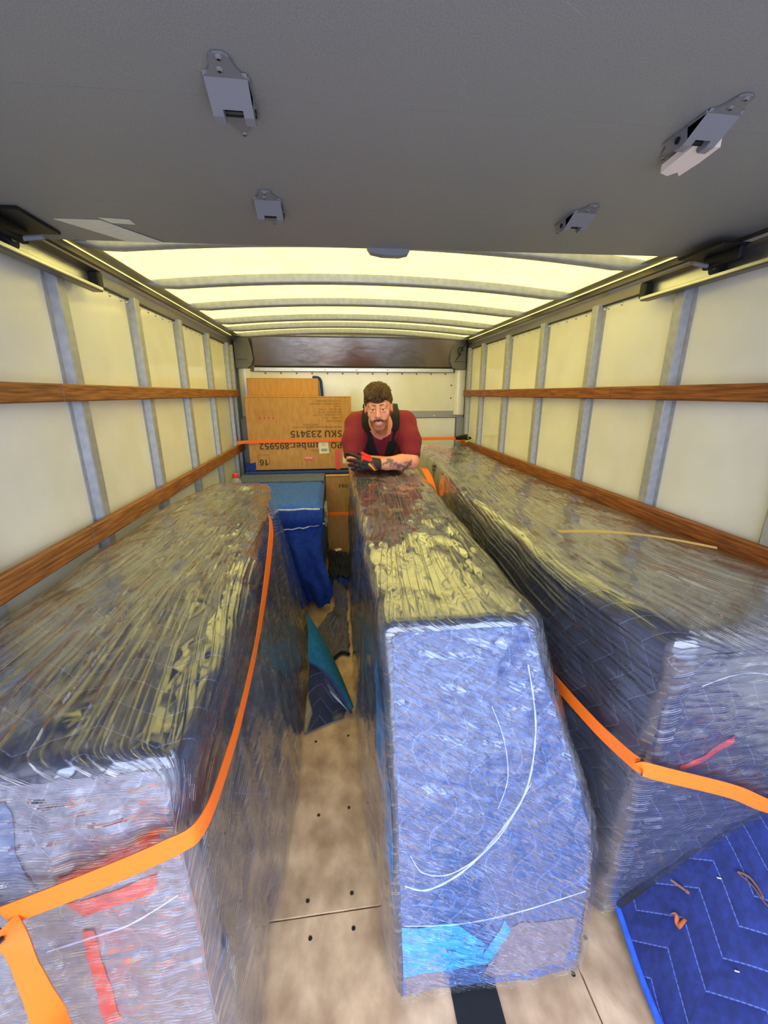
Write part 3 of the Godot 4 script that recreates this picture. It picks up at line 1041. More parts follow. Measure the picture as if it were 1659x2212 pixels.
func bundles() -> void:
	var o: Node3D
	var g: Array
	o = thing("wrapped_sofa", "long film-wrapped bundle of dark navy pads against the left wall, orange strap along it", "wrapped bundle")
	g = make_bundle(o, KEYS_L, 0.05, 0.025, 0.0, 0.0, 0.5, "navy pad", "grey pad", ["film crosswise", "film crosswise"], "film lengthwise", 0.015)
	patch(o, "red_cloth", g[2], g[3], [Vector2(0.60, 0.74), Vector2(0.93, 0.83), Vector2(0.95, 0.875), Vector2(0.64, 0.79)], "red cloth")
	patch(o, "red_cloth", g[2], g[3], [Vector2(0.66, 0.67), Vector2(0.90, 0.72), Vector2(0.91, 0.76), Vector2(0.62, 0.71)], "red cloth")
	patch(o, "red_cloth", g[2], g[3], [Vector2(0.63, 0.36), Vector2(0.69, 0.36), Vector2(0.665, 0.62), Vector2(0.63, 0.62)], "red cloth")
	patch(o, "blue_pad_edge", g[2], g[3], [Vector2(0.30, 0.72), Vector2(0.55, 0.73), Vector2(0.56, 0.97), Vector2(0.30, 0.96)], "slate cover")
	film_rope(o, g[2], g[3], [[0.55, 0.62], [0.68, 0.63], [0.82, 0.665], [0.97, 0.72]], 0.0014)
	o = thing("wrapped_sofa", "narrow film-wrapped bundle of blue pads in the aisle, the man leaning on it", "wrapped bundle")
	g = make_bundle(o, KEYS_M, 0.03, 0.018, 0.20, 0.075, 0.7, "slate pad", "blue pad", ["film crosswise", "film crinkled"], "film taut", 0.012)
	patch(o, "cyan_pad_edge", g[2], g[3], [Vector2(0.005, 0.06), Vector2(0.25, 0.06), Vector2(0.30, 0.185), Vector2(0.005, 0.205)], "cyan pad")
	patch(o, "cyan_pad_edge", g[2], g[3], [Vector2(0.22, 0.06), Vector2(0.44, 0.055), Vector2(0.45, 0.125), Vector2(0.29, 0.185)], "cyan pad")
	patch(o, "cyan_pad_edge", g[2], g[3], [Vector2(0.42, 0.055), Vector2(0.48, 0.06), Vector2(0.58, 0.155), Vector2(0.54, 0.19)], "cyan pad")
	patch(o, "grey_pad_edge", g[2], g[3], [Vector2(0.45, 0.02), Vector2(0.93, 0.03), Vector2(0.97, 0.15), Vector2(0.57, 0.16)], "mauve pad", 0.002)
	patch(o, "grey_pad_edge", g[2], g[3], [Vector2(0.02, 0.005), Vector2(0.24, 0.005), Vector2(0.22, 0.075), Vector2(0.02, 0.055)], "mauve pad", 0.002)
	patch(o, "cyan_pad_edge", g[0], g[1], [Vector2(0.055, 0.055), Vector2(0.10, 0.055), Vector2(0.20, 0.12), Vector2(0.16, 0.15)], "cyan pad")
	film_rope(o, g[2], g[3], [[0.90, 0.90], [0.84, 0.74], [0.72, 0.58], [0.56, 0.47], [0.34, 0.37], [0.14, 0.32], [0.02, 0.34]], 0.0024)
	film_rope(o, g[2], g[3], [[0.60, 0.80], [0.63, 0.70], [0.60, 0.60], [0.52, 0.52]], 0.0011)
	film_rope(o, g[2], g[3], [[0.06, 0.42], [0.12, 0.37], [0.28, 0.36], [0.50, 0.44], [0.74, 0.58]], 0.0013)
	film_rope(o, g[2], g[3], [[0.02, 0.225], [0.30, 0.20], [0.60, 0.215], [0.97, 0.25]], 0.0013)
	o = thing("wrapped_sofa", "wide film-wrapped bundle of navy pads against the right wall, tan tape on top", "wrapped bundle")
	g = make_bundle(o, KEYS_R, 0.05, 0.035, -0.14, 0.0, 0.4, "navy pad", "navy pad", ["film crosswise", "film crosswise"], "film lengthwise", 0.010)
	patch(o, "red_cloth", g[2], g[3], [Vector2(0.10, 0.655), Vector2(0.22, 0.67), Vector2(0.22, 0.695), Vector2(0.10, 0.672)], "red cloth")
	patch(o, "red_cloth", g[2], g[3], [Vector2(0.22, 0.67), Vector2(0.34, 0.72), Vector2(0.33, 0.75), Vector2(0.22, 0.695)], "red cloth")
	film_rope(o, g[2], g[3], [[0.05, 0.93], [0.25, 0.95], [0.55, 0.90], [0.80, 0.84]], 0.0011)

# ---------------------------------------------------------------- boxes and covered furniture at the front
func text(s: String, size: float, at: Vector3, parent: Node, m: Material, right := false, bold := false) -> void:
	# lettering printed upside down on a box face that looks towards +z; at is the start of the line as printed
	var t := TextMesh.new()
	var f := SystemFont.new()
	f.font_names = PackedStringArray(["Droid Sans"])
	if bold:
		f.font_weight = 700
	t.font = f
	t.text = s
	t.font_size = 32
	t.pixel_size = size / 24.0
	t.depth = 0.0006
	t.curve_step = 2.0
	t.horizontal_alignment = HORIZONTAL_ALIGNMENT_RIGHT if right else HORIZONTAL_ALIGNMENT_LEFT
	var o := MeshInstance3D.new()
	o.mesh = t
	o.material_override = m
	o.name = "printed_text"
	parent.add_child(o, true)
	o.transform = Transform3D(Basis(Vector3(0, 0, 1), PI), at)

func carton(o: Node3D, lo: Vector3, hi: Vector3, flaps := true) -> void:
	obj("carton_body", cb((lo + hi) / 2, hi - lo, 0.004), M["cardboard"], o)
	if flaps:
		# closed flaps on top with a seam
		for s in [-1.0, 1.0]:
			var d := (hi.z - lo.z) / 2 - 0.002
			obj("flap", cb(Vector3((lo.x + hi.x) / 2, hi.y + 0.0015, (lo.z + hi.z) / 2 + s * (d / 2 + 0.001)), Vector3(hi.x - lo.x - 0.002, 0.003, d), 0.001), M["cardboard"], o)

func cargo() -> void:
	var o: Node3D
	# big printed carton, upside down
	o = thing("carton", "large flat cardboard carton printed upside down with a stock number", "box")
	carton(o, Vector3(-0.685, 0.748, -3.49), Vector3(0.142, 1.322, -3.35), false)
	var obm := MB.new()
	obm.box(Vector3(-0.27, 1.325, -3.42), Vector3(0.825, 0.006, 0.142), 0.002)
	obj("flap", obm, M["cardboard"], o)
	var zf := -3.3497
	var ink: Material = M["print brown"]
	var xr := 0.063
	text("PO Number:895952", 0.0545, Vector3(xr, 0.943, zf), o, ink, false, true)
	text("SKU 233415", 0.0575, Vector3(xr, 1.037, zf), o, ink, false, true)
	text("Description of Merchandise: MIRROR BLACK ORNATE", 0.0125, Vector3(xr, 1.090, zf), o, ink)
	text("CARVED 25X47W", 0.0125, Vector3(-0.12, 1.110, zf), o, ink)
	text("MADE IN CHINA", 0.0125, Vector3(xr, 1.137, zf), o, ink)
	text("Case Pack:   1   PC", 0.0125, Vector3(xr, 1.161, zf), o, ink)
	text("Carton Sequence:      16 of 520", 0.0125, Vector3(xr, 1.185, zf), o, ink)
	text("GROSS WEIGHT:    8    KGS", 0.0125, Vector3(xr, 1.207, zf), o, ink)
	text("NET WEIGHT:      7    KGS", 0.0125, Vector3(xr, 1.229, zf), o, ink)
	text("10/2024", 0.0115, Vector3(xr, 1.252, zf), o, ink)
	text("CARB 93120 PHASE 2 COMPLIANT", 0.0125, Vector3(xr, 1.272, zf), o, ink)
	text("TSCA TITLE VI COMPLIANT", 0.0125, Vector3(xr, 1.294, zf), o, ink)
	text("Carton #37 0590 Case", 0.0115, Vector3(xr - 0.10, 0.902, zf), o, ink)
	text("16", 0.052, Vector3(-0.535, 0.812, zf), o, ink, false, true)
	var fr := MB.new()
	for e in [[-0.575, 0.797, 0.09, 0.002], [-0.575, 0.873, 0.09, 0.002], [-0.62, 0.835, 0.002, 0.076], [-0.53, 0.835, 0.002, 0.076]]:
		fr.box(Vector3(e[0], e[1], zf + 0.0002), Vector3(e[2], e[3], 0.0006), 0.0)
	obj("printed_frame", fr, ink, o)
	for k in 3:
		text("Please check contents on arrival", 0.0085, Vector3(-0.455, 1.195 + 0.016 * k, zf), o, M["print red"])
	var st := MB.new()
	for k in 4:
		st.box(Vector3(-0.475 - 0.034 * k, 1.165, zf + 0.0002), Vector3(0.016, 0.018, 0.0006), 0.0)
	for e in [[-0.53, 1.183, 0.16, 0.0015], [-0.53, 1.148, 0.16, 0.0015]]:
		st.box(Vector3(e[0], e[1], zf + 0.0002), Vector3(e[2], e[3], 0.0006), 0.0)
	obj("printed_stamp", st, M["print red"], o)
	var lab := obj("shipping_label", cb(Vector3(-0.089, 0.924, -3.3485), Vector3(0.078, 0.094, 0.001), 0.0, Basis(Vector3(0, 0, 1), 0.04)), M["label white"], o)
	var bc := MB.new()
	for k in 16:
		bc.box(Vector3(-0.110 + k * 0.0032, 0.905, -3.3478), Vector3(0.0012 + 0.0012 * (k * 7 % 3) / 2.0, 0.022, 0.0005), 0.0)
	for k in 4:
		bc.box(Vector3(-0.095 + 0.01 * (k % 2), 0.94 + k * 0.007, -3.3478), Vector3(0.034 - 0.006 * k, 0.0018, 0.0005), 0.0)
	obj("printed_bars", bc, M["label ink"], lab).set_meta("kind", "stuff")
	lab = obj("fragile_sticker", cb(Vector3(-0.213, 0.836, -3.3485), Vector3(0.078, 0.028, 0.001), 0.0, Basis(Vector3(0, 0, 1), -0.05)), M["fragile red"], o)
	text("FRAGILE", 0.012, Vector3(-0.183, 0.843, -3.3478), lab, M["label white"], false, true)
	lab = obj("shipping_label", cb(Vector3(0.095, 0.838, -3.3485), Vector3(0.062, 0.095, 0.001), 0.004, Basis(Vector3(0, 0, 1), -0.06)), M["label white"], o)
	obj("red_tape", cb(Vector3(0.022, 0.826, -3.3478), Vector3(0.038, 0.168, 0.0012), 0.0), M["red tape"], o)
	# taller plain carton behind it
	o = thing("carton", "plain brown carton rising behind the printed carton", "box")
	carton(o, Vector3(-0.685, 0.75, -3.66), Vector3(-0.115, 1.466, -3.50))
	# blue pad wrapped round that carton's right edge
	o = thing("moving_pad", "blue moving pad edge hanging beside the plain brown carton", "blanket")
	var mb := MB.new()
	mb.tube(smooth_path([Vector3(-0.16, 1.478, -3.54), Vector3(-0.12, 1.476, -3.53), Vector3(-0.098, 1.455, -3.525), Vector3(-0.092, 1.40, -3.525), Vector3(-0.088, 1.32, -3.525), Vector3(-0.09, 1.20, -3.525), Vector3(-0.09, 0.80, -3.525)]), 0.012, 10)
	obj("binding", mb, M["deep blue pad"], o)
	mb = MB.new()
	mb.box(Vector3(-0.092, 1.1, -3.60), Vector3(0.014, 0.7, 0.13), 0.005)
	obj("pad_cloth", mb, M["deep blue pad"], o)
	# navy pad folded flat under the printed carton
	o = thing("moving_pad", "folded navy pad lying under the printed carton", "blanket")
	mb = MB.new()
	mb.sheet(func(u, w): return Vector3(lerpf(-0.72, 0.20, u), 0.738 + 0.004 * ns.get_noise_2d(u * 9, w * 5), lerpf(-3.27, -3.64, w)), 40, 10, 0.014, Vector2(0.9, 0.4))
	obj("pad_cloth", mb, M["deep blue pad"], o)
	mb = MB.new()
	mb.sheet(func(u, w): return Vector3(lerpf(-0.72, -0.64, u), lerpf(0.745, 0.81, w) + 0.004 * sin(u * 8), lerpf(-3.345, -3.34, w) + 0.006 * sin(u * 5)), 8, 8, 0.01, Vector2(0.1, 0.1))
	obj("folded_corner", mb, M["deep blue pad"], o)
	# lower carton
	o = thing("carton", "cardboard carton standing on the floor, printed FRONT", "box")
	carton(o, Vector3(-0.083, 0.002, -3.62), Vector3(0.36, 0.714, -3.20))
	text_up("FRONT", 0.030, Vector3(0.02, 0.632, -3.1995), o)
	obj("seam_tape", cb(Vector3(0.14, 0.716, -3.21), Vector3(0.44, 0.003, 0.03), 0.001), M["cardboard"], o)
	# piece of furniture under a blue pad
	o = thing("covered_armchair", "piece of furniture draped in a royal blue pad tied round with string", "furniture")
	mb = MB.new()
	var top := func(u: float, w: float) -> Vector3:
		var x := lerpf(-0.735, -0.085, u)
		var e := minf(minf(u, 1.0 - u) / 0.06, minf(w, 1.0 - w) / 0.05)
		var y := 0.718 - 0.03 * pow(1.0 - clampf(e, 0, 1), 2.0) + 0.008 * ns.get_noise_2d(u * 4.0, w * 4.0)
		return Vector3(x, y, lerpf(-2.31, -3.26, w))
	mb.sheet(top, 40, 50, 0.02, Vector2(0.65, 0.95))
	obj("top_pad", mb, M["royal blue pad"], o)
	mb = MB.new()
	var drape := func(u: float, w: float) -> Vector3:
		# front: swells below the edge, drawn in at the string, hangs in folds beneath it
		var y := lerpf(0.70, 0.57, minf(w / 0.3, 1.0)) if w < 0.3 else lerpf(0.57, 0.03, (w - 0.3) / 0.7)
		var s := clampf((w - 0.28) / 0.72, 0.0, 1.0)
		var z := -2.315 + 0.03 * sin(PI * clampf(w / 0.3, 0, 1)) - 0.02 * clampf(w / 0.3, 0, 1) + s * 0.06
		z += s * (0.040 * sin(u * 23.0 + 6.0 * w) + 0.026 * sin(u * 41.0 - w * 9.0)) + 0.05 * s * ns.get_noise_2d(u * 6.0, w * 5.0)
		z -= 0.10 * s * s
		return Vector3(lerpf(-0.72, -0.085 - 0.035 * sin(PI * minf(s * 2.2, 1.0)) + 0.035 * s, u) + 0.02 * s * sin(w * 14.0 + u * 9.0), y, z)
	var drape_out := func(u: float, w: float) -> Vector3: return drape.call(u, 1.0 - w)
	mb.sheet(drape_out, 70, 44, 0.008, Vector2(0.65, 0.7))
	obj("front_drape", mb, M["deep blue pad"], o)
	mb = MB.new()
	mb.sheet(func(u, w): return Vector3(-0.108 + 0.010 * sin(u * 22.0) * (1.0 - w) + 0.012 * (1.0 - w), lerpf(0.16, 0.70, w), lerpf(-2.33, -3.20, u)), 50, 20, 0.008, Vector2(0.9, 0.6))
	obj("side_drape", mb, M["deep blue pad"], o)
	mb = MB.new()
	mb.box(Vector3(-0.41, 0.34, -2.87), Vector3(0.56, 0.66, 0.76), 0.05)
	obj("furniture_body", mb, M["slate cover"], o)
	mb = MB.new()
	mb.sheet(func(u, w): return Vector3(lerpf(-0.73, -0.09, u), 0.728 + 0.004 * sin(w * 9.0), lerpf(-2.98, -3.262, w)), 20, 12, 0.012, Vector2(0.6, 0.3))
	obj("folded_pad", mb, M["slate cover"], o)
	mb = MB.new()
	var pp := []
	for k in 25:
		pp.append(Vector3(lerpf(-0.72, -0.10, k / 24.0), 0.703 + 0.002 * sin(k), -2.292 + 0.002 * cos(k * 1.7)))
	mb.tube(pp, 0.005, 8)
	obj("piping", mb, M["white thread"], o)
	mb = MB.new()
	pp = []
	for k in 31:
		pp.append(Vector3(lerpf(-0.72, -0.075, k / 30.0), 0.585 - 0.014 * sin(PI * k / 30.0) + 0.004 * sin(k * 2.0) + 0.02 * pow(k / 30.0, 6.0), -2.318 + 0.003 * cos(k * 1.3)))
	mb.tube(pp, 0.004, 8)
	obj("tie_string", mb, M["white thread"], o)
	# crumpled film left at its corner
	mb = MB.new()
	mb.sheet(func(u, w): return Vector3(-0.068 + 0.022 * ns.get_noise_2d(u * 5, w * 6 + 3.0), lerpf(0.58, 0.70, w) + 0.02 * ns.get_noise_2d(u * 7, w * 4), lerpf(-2.33, -2.5, u) + 0.02 * ns.get_noise_2d(u * 3 + 8.0, w * 6)), 24, 20, 0.001, Vector2(0.2, 0.15))
	obj("film_scrap", mb, M["film crinkled"], o)
	# drink bottle standing on it
	o = thing("water_bottle", "clear plastic drink bottle with red cap and red label", "bottle")
	var at := Vector3(-0.585, 0.72, -2.42)
	mb = MB.new()
	mb.lathe(at, [[0.0, 0.002], [0.028, 0.0], [0.033, 0.006], [0.033, 0.06], [0.031, 0.064], [0.031, 0.085], [0.033, 0.09], [0.033, 0.115], [0.028, 0.135], [0.014, 0.152], [0.0125, 0.160]], 24)
	obj("bottle_body", mb, M["clear plastic"], o)
	mb = MB.new()
	mb.lathe(at, [[0.0335, 0.060], [0.0338, 0.062], [0.0338, 0.108], [0.0335, 0.110]], 24)
	obj("bottle_label", mb, M["fragile red"], o)
	mb = MB.new()
	mb.lathe(at, [[0.0145, 0.155], [0.0155, 0.157], [0.0155, 0.176], [0.014, 0.178], [0.0, 0.178]], 20)
	obj("bottle_cap", mb, M["cap red"], o)

func text_up(s: String, size: float, at: Vector3, parent: Node) -> void:
	text(s, size, at, parent, M["print brown"], false, true)
	var o: Node3D = parent.get_child(parent.get_child_count() - 1)
	o.transform = Transform3D(Basis(), at)

# ---------------------------------------------------------------- straps and tape
func strap_band(o: Node3D, pts: Array, nor: Array, width := 0.036, per := 8) -> void:
	var path := smooth_path(pts, per)
	var nn := []
	for k in path.size():
		var t := float(k) / per
		var i := mini(int(t), nor.size() - 2)
		nn.append((nor[i] as Vector3).lerp(nor[i + 1], t - i).normalized())
	var mb := MB.new()
	mb.band(path, nn, width, 0.0016)
	obj("webbing", mb, M["strap orange"], o)

func ratchet(o: Node3D, t: Transform3D) -> void:
	var r := Node3D.new()
	r.name = "ratchet"
	o.add_child(r, true)
	r.transform = t
	for s in [-1.0, 1.0]:
		var mb := MB.new()
		mb.prism(PackedVector2Array([Vector2(-0.06, -0.008), Vector2(0.05, -0.012), Vector2(0.068, 0.0), Vector2(0.05, 0.016), Vector2(-0.02, 0.018), Vector2(-0.06, 0.008)]), Vector3(0, 0, s * 0.024), Vector3(1, 0, 0), Vector3(0, 1, 0), 0.003)
		obj("side_plate", mb, M["black steel"], r)
	var mb := MB.new()
	mb.tube([Vector3(0.03, 0.004, -0.03), Vector3(0.03, 0.004, 0.03)], 0.010, 12)
	obj("spool", mb, M["hinge zinc"], r)
	obj("handle", cb(Vector3(-0.02, 0.022, 0), Vector3(0.11, 0.010, 0.046), 0.004, Basis(Vector3(0, 0, 1), 0.15)), M["black rubber"], r)

func straps() -> void:
	var o: Node3D
	o = thing("ratchet_strap", "orange strap round the navy bundle by the left wall, loose end hanging", "strap")
	var X := Vector3(1, 0, 0)
	var Y := Vector3(0, 1, 0)
	var Z := Vector3(0, 0, 1)
	strap_band(o, [Vector3(-0.474, 0.660, -0.436), Vector3(-0.36, 0.703, -0.434), Vector3(-0.245, 0.748, -0.436), Vector3(-0.208, 0.756, -0.458), Vector3(-0.202, 0.748, -0.56), Vector3(-0.203, 0.746, -0.70), Vector3(-0.208, 0.765, -0.90), Vector3(-0.218, 0.822, -1.15), Vector3(-0.240, 0.868, -1.42), Vector3(-0.270, 0.872, -1.60)],
		[Z, Z, (Z + X * 0.2), (X + Z * 0.5), X, X, X, (X + Y * 0.2), (X + Y * 0.3), (X + Y * 0.3)])
	strap_band(o, [Vector3(-0.470, 0.652, -0.428), Vector3(-0.452, 0.636, -0.416), Vector3(-0.446, 0.60, -0.412), Vector3(-0.444, 0.54, -0.412), Vector3(-0.446, 0.47, -0.416), Vector3(-0.446, 0.40, -0.42), Vector3(-0.42, 0.30, -0.41), Vector3(-0.39, 0.12, -0.37), Vector3(-0.36, 0.012, -0.30), Vector3(-0.32, 0.008, -0.18)],
		[Y + Z, Z + Y * 0.5, Z, Z + X * 0.2, Z * 0.6 + X * 0.5, X + Z * 0.2, X + Z * 0.5, Z, Z + Y, Y])
	strap_band(o, [Vector3(-0.485, 0.655, -0.432), Vector3(-0.54, 0.63, -0.424), Vector3(-0.64, 0.61, -0.43), Vector3(-0.735, 0.60, -0.44)], [Z, Z, Z, Z])
	ratchet(o, Transform3D(Basis(Vector3(0, 0, 1), 0.4) * Basis(Vector3(1, 0, 0), PI / 2), Vector3(-0.535, 0.645, -0.416)))
	o = thing("ratchet_strap", "orange strap across the front of the bundle by the right wall", "strap")
	strap_band(o, [Vector3(0.545, 0.655, -1.10), Vector3(0.530, 0.655, -0.86), Vector3(0.548, 0.646, -0.68), Vector3(0.566, 0.642, -0.60), Vector3(0.580, 0.640, -0.562), Vector3(0.605, 0.634, -0.548), Vector3(0.80, 0.550, -0.553), Vector3(0.92, 0.478, -0.562), Vector3(1.13, 0.37, -0.58)],
		[-X, -X, -X, -X + Z * 0.4, -X * 0.5 + Z, Z, Z, Z, Z], 0.034)
	o = thing("ratchet_strap", "orange strap stretched across the printed carton and front wall", "strap")
	strap_band(o, [Vector3(-0.765, 0.970, -3.33), Vector3(-0.70, 0.980, -3.334), Vector3(-0.3, 0.983, -3.343), Vector3(0.14, 0.984, -3.343), Vector3(0.5, 0.985, -3.35), Vector3(0.9, 0.985, -3.36), Vector3(1.08, 0.985, -3.36)], [Z, Z, Z, Z, Z, Z, Z], 0.026)
	ratchet(o, Transform3D(Basis(Vector3(0, 1, 0), 0.3), Vector3(1.08, 0.985, -3.33)))
	strap_band(o, [Vector3(1.00, 0.965, -3.30), Vector3(1.03, 0.972, -3.29), Vector3(1.08, 0.976, -3.29), Vector3(1.11, 0.968, -3.30)], [Y, Y, Y, Y], 0.03)
	var mb := MB.new()
	mb.tube(smooth_path([Vector3(1.08, 0.965, -3.27), Vector3(1.12, 0.975, -3.28), Vector3(1.15, 0.985, -3.29)]), 0.006, 8)
	obj("loop_tail", mb, M["lime green"], o)
	o = thing("ratchet_strap", "orange strap gathered beside the man's elbow between two bundles", "strap")
	strap_band(o, [Vector3(0.535, 0.90, -2.46), Vector3(0.545, 0.90, -2.42), Vector3(0.556, 0.875, -2.37), Vector3(0.562, 0.84, -2.30), Vector3(0.566, 0.78, -2.22)], [X * 0.3 + Y, Y, Y + Z, Z + Y, Z], 0.04)
	o = thing("ratchet_strap", "thin orange strap passing in front of the carton printed FRONT", "strap")
	strap_band(o, [Vector3(-0.07, 0.545, -2.72), Vector3(0.02, 0.552, -2.69), Vector3(0.10, 0.556, -2.665)], [Z, Z, Z], 0.022)
	# tape on the right bundle
	o = thing("tape_strip", "strip of tan tape stuck across the top of the right bundle", "tape")
	mb = MB.new()
	var tp := smooth_path([Vector3(0.642, 0.962, -1.045), Vector3(0.71, 0.958, -1.052), Vector3(0.79, 0.954, -1.05), Vector3(0.90, 0.946, -1.03), Vector3(0.98, 0.940, -0.99), Vector3(1.05, 0.936, -0.93)], 6)
	mb.band(tp, [Vector3(0.05, 1, 0)], 0.022, 0.0008)
	obj("tape", mb, M["tan tape"], o)

# ---------------------------------------------------------------- things on the floor
func floor_things() -> void:
	var o: Node3D
	var mb: MB
	o = thing("moving_pad", "dusty grey moving pad spread on the aisle floor with soft folds", "blanket")
	mb = MB.new()
	mb.sheet(func(u, w):
		var x := lerpf(lerpf(-0.148, -0.035, smoothstep(0.3, 0.62, w)), 0.038, u)
		var z := lerpf(-1.80 - 0.05 * u + 0.04 * sin(u * 6.0), -2.68, w)
		var f := 0.028 * sin(w * 16.0 + u * 3.0) * smoothstep(0.25, 0.6, w) + 0.05 * smoothstep(0.5, 0.9, w) + 0.02 * ns.get_noise_2d(u * 5.0, w * 8.0)
		return Vector3(x, 0.022 + maxf(f, -0.008), z), 40, 90, 0.012, Vector2(0.22, 0.9))
	obj("pad_cloth", mb, M["dusty grey pad"], o)
	mb = MB.new()
	var rim := []
	for k in 21:
		var u := k / 20.0
		rim.append(Vector3(lerpf(-0.148, 0.038, u), 0.014, -1.80 - 0.05 * u + 0.04 * sin(u * 6.0) + 0.003))
	mb.tube(rim, 0.009, 8)
	obj("binding", mb, M["black webbing"], o)
	o = thing("moving_pad", "charcoal pad crumpled on the floor before the carton printed FRONT", "blanket")
	mb = MB.new()
	mb.sheet(func(u, w):
		var f := 0.05 * ns.get_noise_2d(u * 6.0 + 4.0, w * 6.0) + 0.03 * sin(w * 9.0 + u * 2.0)
		return Vector3(lerpf(-0.07, 0.085, u), 0.075 + f, lerpf(-2.66, -3.17, w)), 30, 50, 0.012, Vector2(0.2, 0.5))
	obj("pad_cloth", mb, M["charcoal pad"], o)
	mb = MB.new()
	mb.sheet(func(u, w): return Vector3(lerpf(-0.12, 0.06, u), 0.03 + 0.045 * sin(PI * w) + 0.012 * sin(u * 11.0), lerpf(-2.60, -2.74, w)), 24, 14, 0.01, Vector2(0.2, 0.15))
	obj("folded_edge", mb, M["deep blue pad"], o)
	o = tag(obj("paper_tag", cb(Vector3(0.0, 0.155, -3.02), Vector3(0.055, 0.003, 0.03), 0.001, Basis(Vector3(0, 1, 0), 0.5) * Basis(Vector3(1, 0, 0), 0.3)), M["label white"]), "small white paper tag lying on the charcoal pad", "tag")
	# teal and navy pad lapping out from under the left bundle
	o = thing("moving_pad", "teal pad with navy quilted underside curling out beside the left bundle", "blanket")
	mb = MB.new()
	var teal := func(u: float, w: float) -> Vector3:
		# u runs from the tip on the floor up to the bundle, w across
		var a: Vector3 = bez(Vector3(0.03, 0.02, -1.44), Vector3(-0.05, 0.16, -1.55), Vector3(-0.15, 0.16, -1.62), u)
		var b: Vector3 = bez(Vector3(0.035, 0.022, -1.46), Vector3(-0.04, 0.10, -1.72), Vector3(-0.165, 0.30, -1.80), u)
		return a.lerp(b, w) + Vector3(0, 0.014 * sin(w * 3.1), 0)
	mb.sheet(teal, 30, 16, 0.01, Vector2(0.25, 0.2))
	obj("pad_cloth", mb, M["teal pad"], o)
	mb = MB.new()
	var under := func(u: float, w: float) -> Vector3:
		var a: Vector3 = bez(Vector3(0.03, 0.018, -1.435), Vector3(-0.05, 0.155, -1.545), Vector3(-0.15, 0.155, -1.615), u)
		var g := Vector3(lerpf(0.0, -0.165, u), 0.012, lerpf(-1.43, -1.36, u))
		return a.lerp(g, w) + Vector3(0, 0, -0.03 * sin(PI * w))
	mb.sheet(func(u, w): return under.call(u, w), 30, 16, 0.008, Vector2(0.25, 0.2))
	obj("underside", mb, M["navy pad"], o)
	mb = MB.new()
	rim = []
	for k in 21:
		rim.append(bez(Vector3(0.03, 0.02, -1.437), Vector3(-0.05, 0.16, -1.547), Vector3(-0.15, 0.16, -1.617), k / 20.0))
	mb.tube(rim, 0.006, 8)
	obj("binding", mb, M["binding blue"], o)
	# black mat strip running out from under the middle bundle
	o = tag(obj("floor_mat_strip", cb(Vector3(0.281, 0.003, -0.24), Vector3(0.108, 0.006, 0.70), 0.002), M["black webbing"]), "strip of black matting on the floor under the middle bundle", "mat")
	# big quilted pad thrown down at the rear right
	o = thing("moving_pad", "royal navy quilted pad with chevron stitching heaped against the right bundle", "blanket")
	mb = MB.new()
	var heap := func(u: float, w: float) -> Vector3:
		var z := lerpf(-0.60 - 0.045 * (1.0 - u) * (1.0 - u), 0.15, w)
		var left := lerpf(0.705, 0.66, clampf(w * 3.0, 0, 1))
		var x := lerpf(left, 1.15, u)
		var t := clampf((x - 0.685) / 0.34, 0.0, 1.0)
		var h := 0.385 * sin(t * PI / 2) * (0.85 + 0.15 * t)
		var g := lerpf(1.0, 0.22, smoothstep(-0.05, 0.95, (z + 0.60) / 0.70))
		var y := 0.014 + h * g + 0.010 * ns.get_noise_2d(x * 4.0, z * 4.0) * t
		return Vector3(x, y, z)
	mb.sheet(func(u, w): return heap.call(u, 1.0 - w), 70, 80, 0.012, Vector2(0.62, 0.80))
	for k in mb.uv.size():
		mb.uv[k] = mb.uv[k].rotated(1.15)
	obj("pad_cloth", mb, M["chevron pad"], o)
	mb = MB.new()
	rim = []
	for k in 25:
		rim.append((heap.call(k / 24.0, 0.0) as Vector3) + Vector3(0, 0.004, -0.004))
	mb.tube(rim, 0.008, 8)
	obj("binding", mb, M["black webbing"], o)
	mb = MB.new()
	rim = []
	for k in 25:
		rim.append((heap.call(0.0, k / 24.0) as Vector3) + Vector3(-0.004, 0.0, 0))
	mb.tube(rim, 0.008, 8)
	obj("binding", mb, M["royal blue pad"], o)
	# litter on it
	var on := func(x: float, z: float) -> Vector3:
		var best := Vector3()
		var bd := 9.0
		for i in 41:
			for j in 41:
				var q: Vector3 = heap.call(i / 40.0, j / 40.0)
				var d := Vector2(q.x - x, q.z - z).length()
				if d < bd:
					bd = d
					best = q
		return best + Vector3(0, 0.004, 0)
	var c: Vector3 = on.call(0.765, -0.545)
	mb = MB.new()
	mb.sheet(func(u, w): return c + Vector3((u - 0.5) * 0.026 + 0.004 * sin(w * 7.0), 0.006 + 0.008 * sin(u * 5.0 + w * 4.0), (w - 0.5) * 0.026 * (1.0 - 0.5 * u)), 10, 10, 0.0006, Vector2(0.03, 0.03))
	tag(obj("dry_leaf", mb, M["dry leaf"]), "small curled orange leaf on the quilted pad", "leaf")
	c = on.call(0.80, -0.585)
	mb = MB.new()
	mb.tube([c + Vector3(-0.012, 0.004, -0.02), c + Vector3(0.0, 0.004, -0.004), c + Vector3(0.006, 0.005, 0.006)], [0.003, 0.0035, 0.003], 8)
	mb.tube([c + Vector3(0.006, 0.005, 0.006), c + Vector3(0.010, 0.005, 0.012)], [0.0045, 0.004], 8)
	tag(obj("twig", mb, M["twig"]), "short thick twig with pale end near the pad's top edge", "twig")
	c = on.call(0.90, -0.50)
	mb = MB.new()
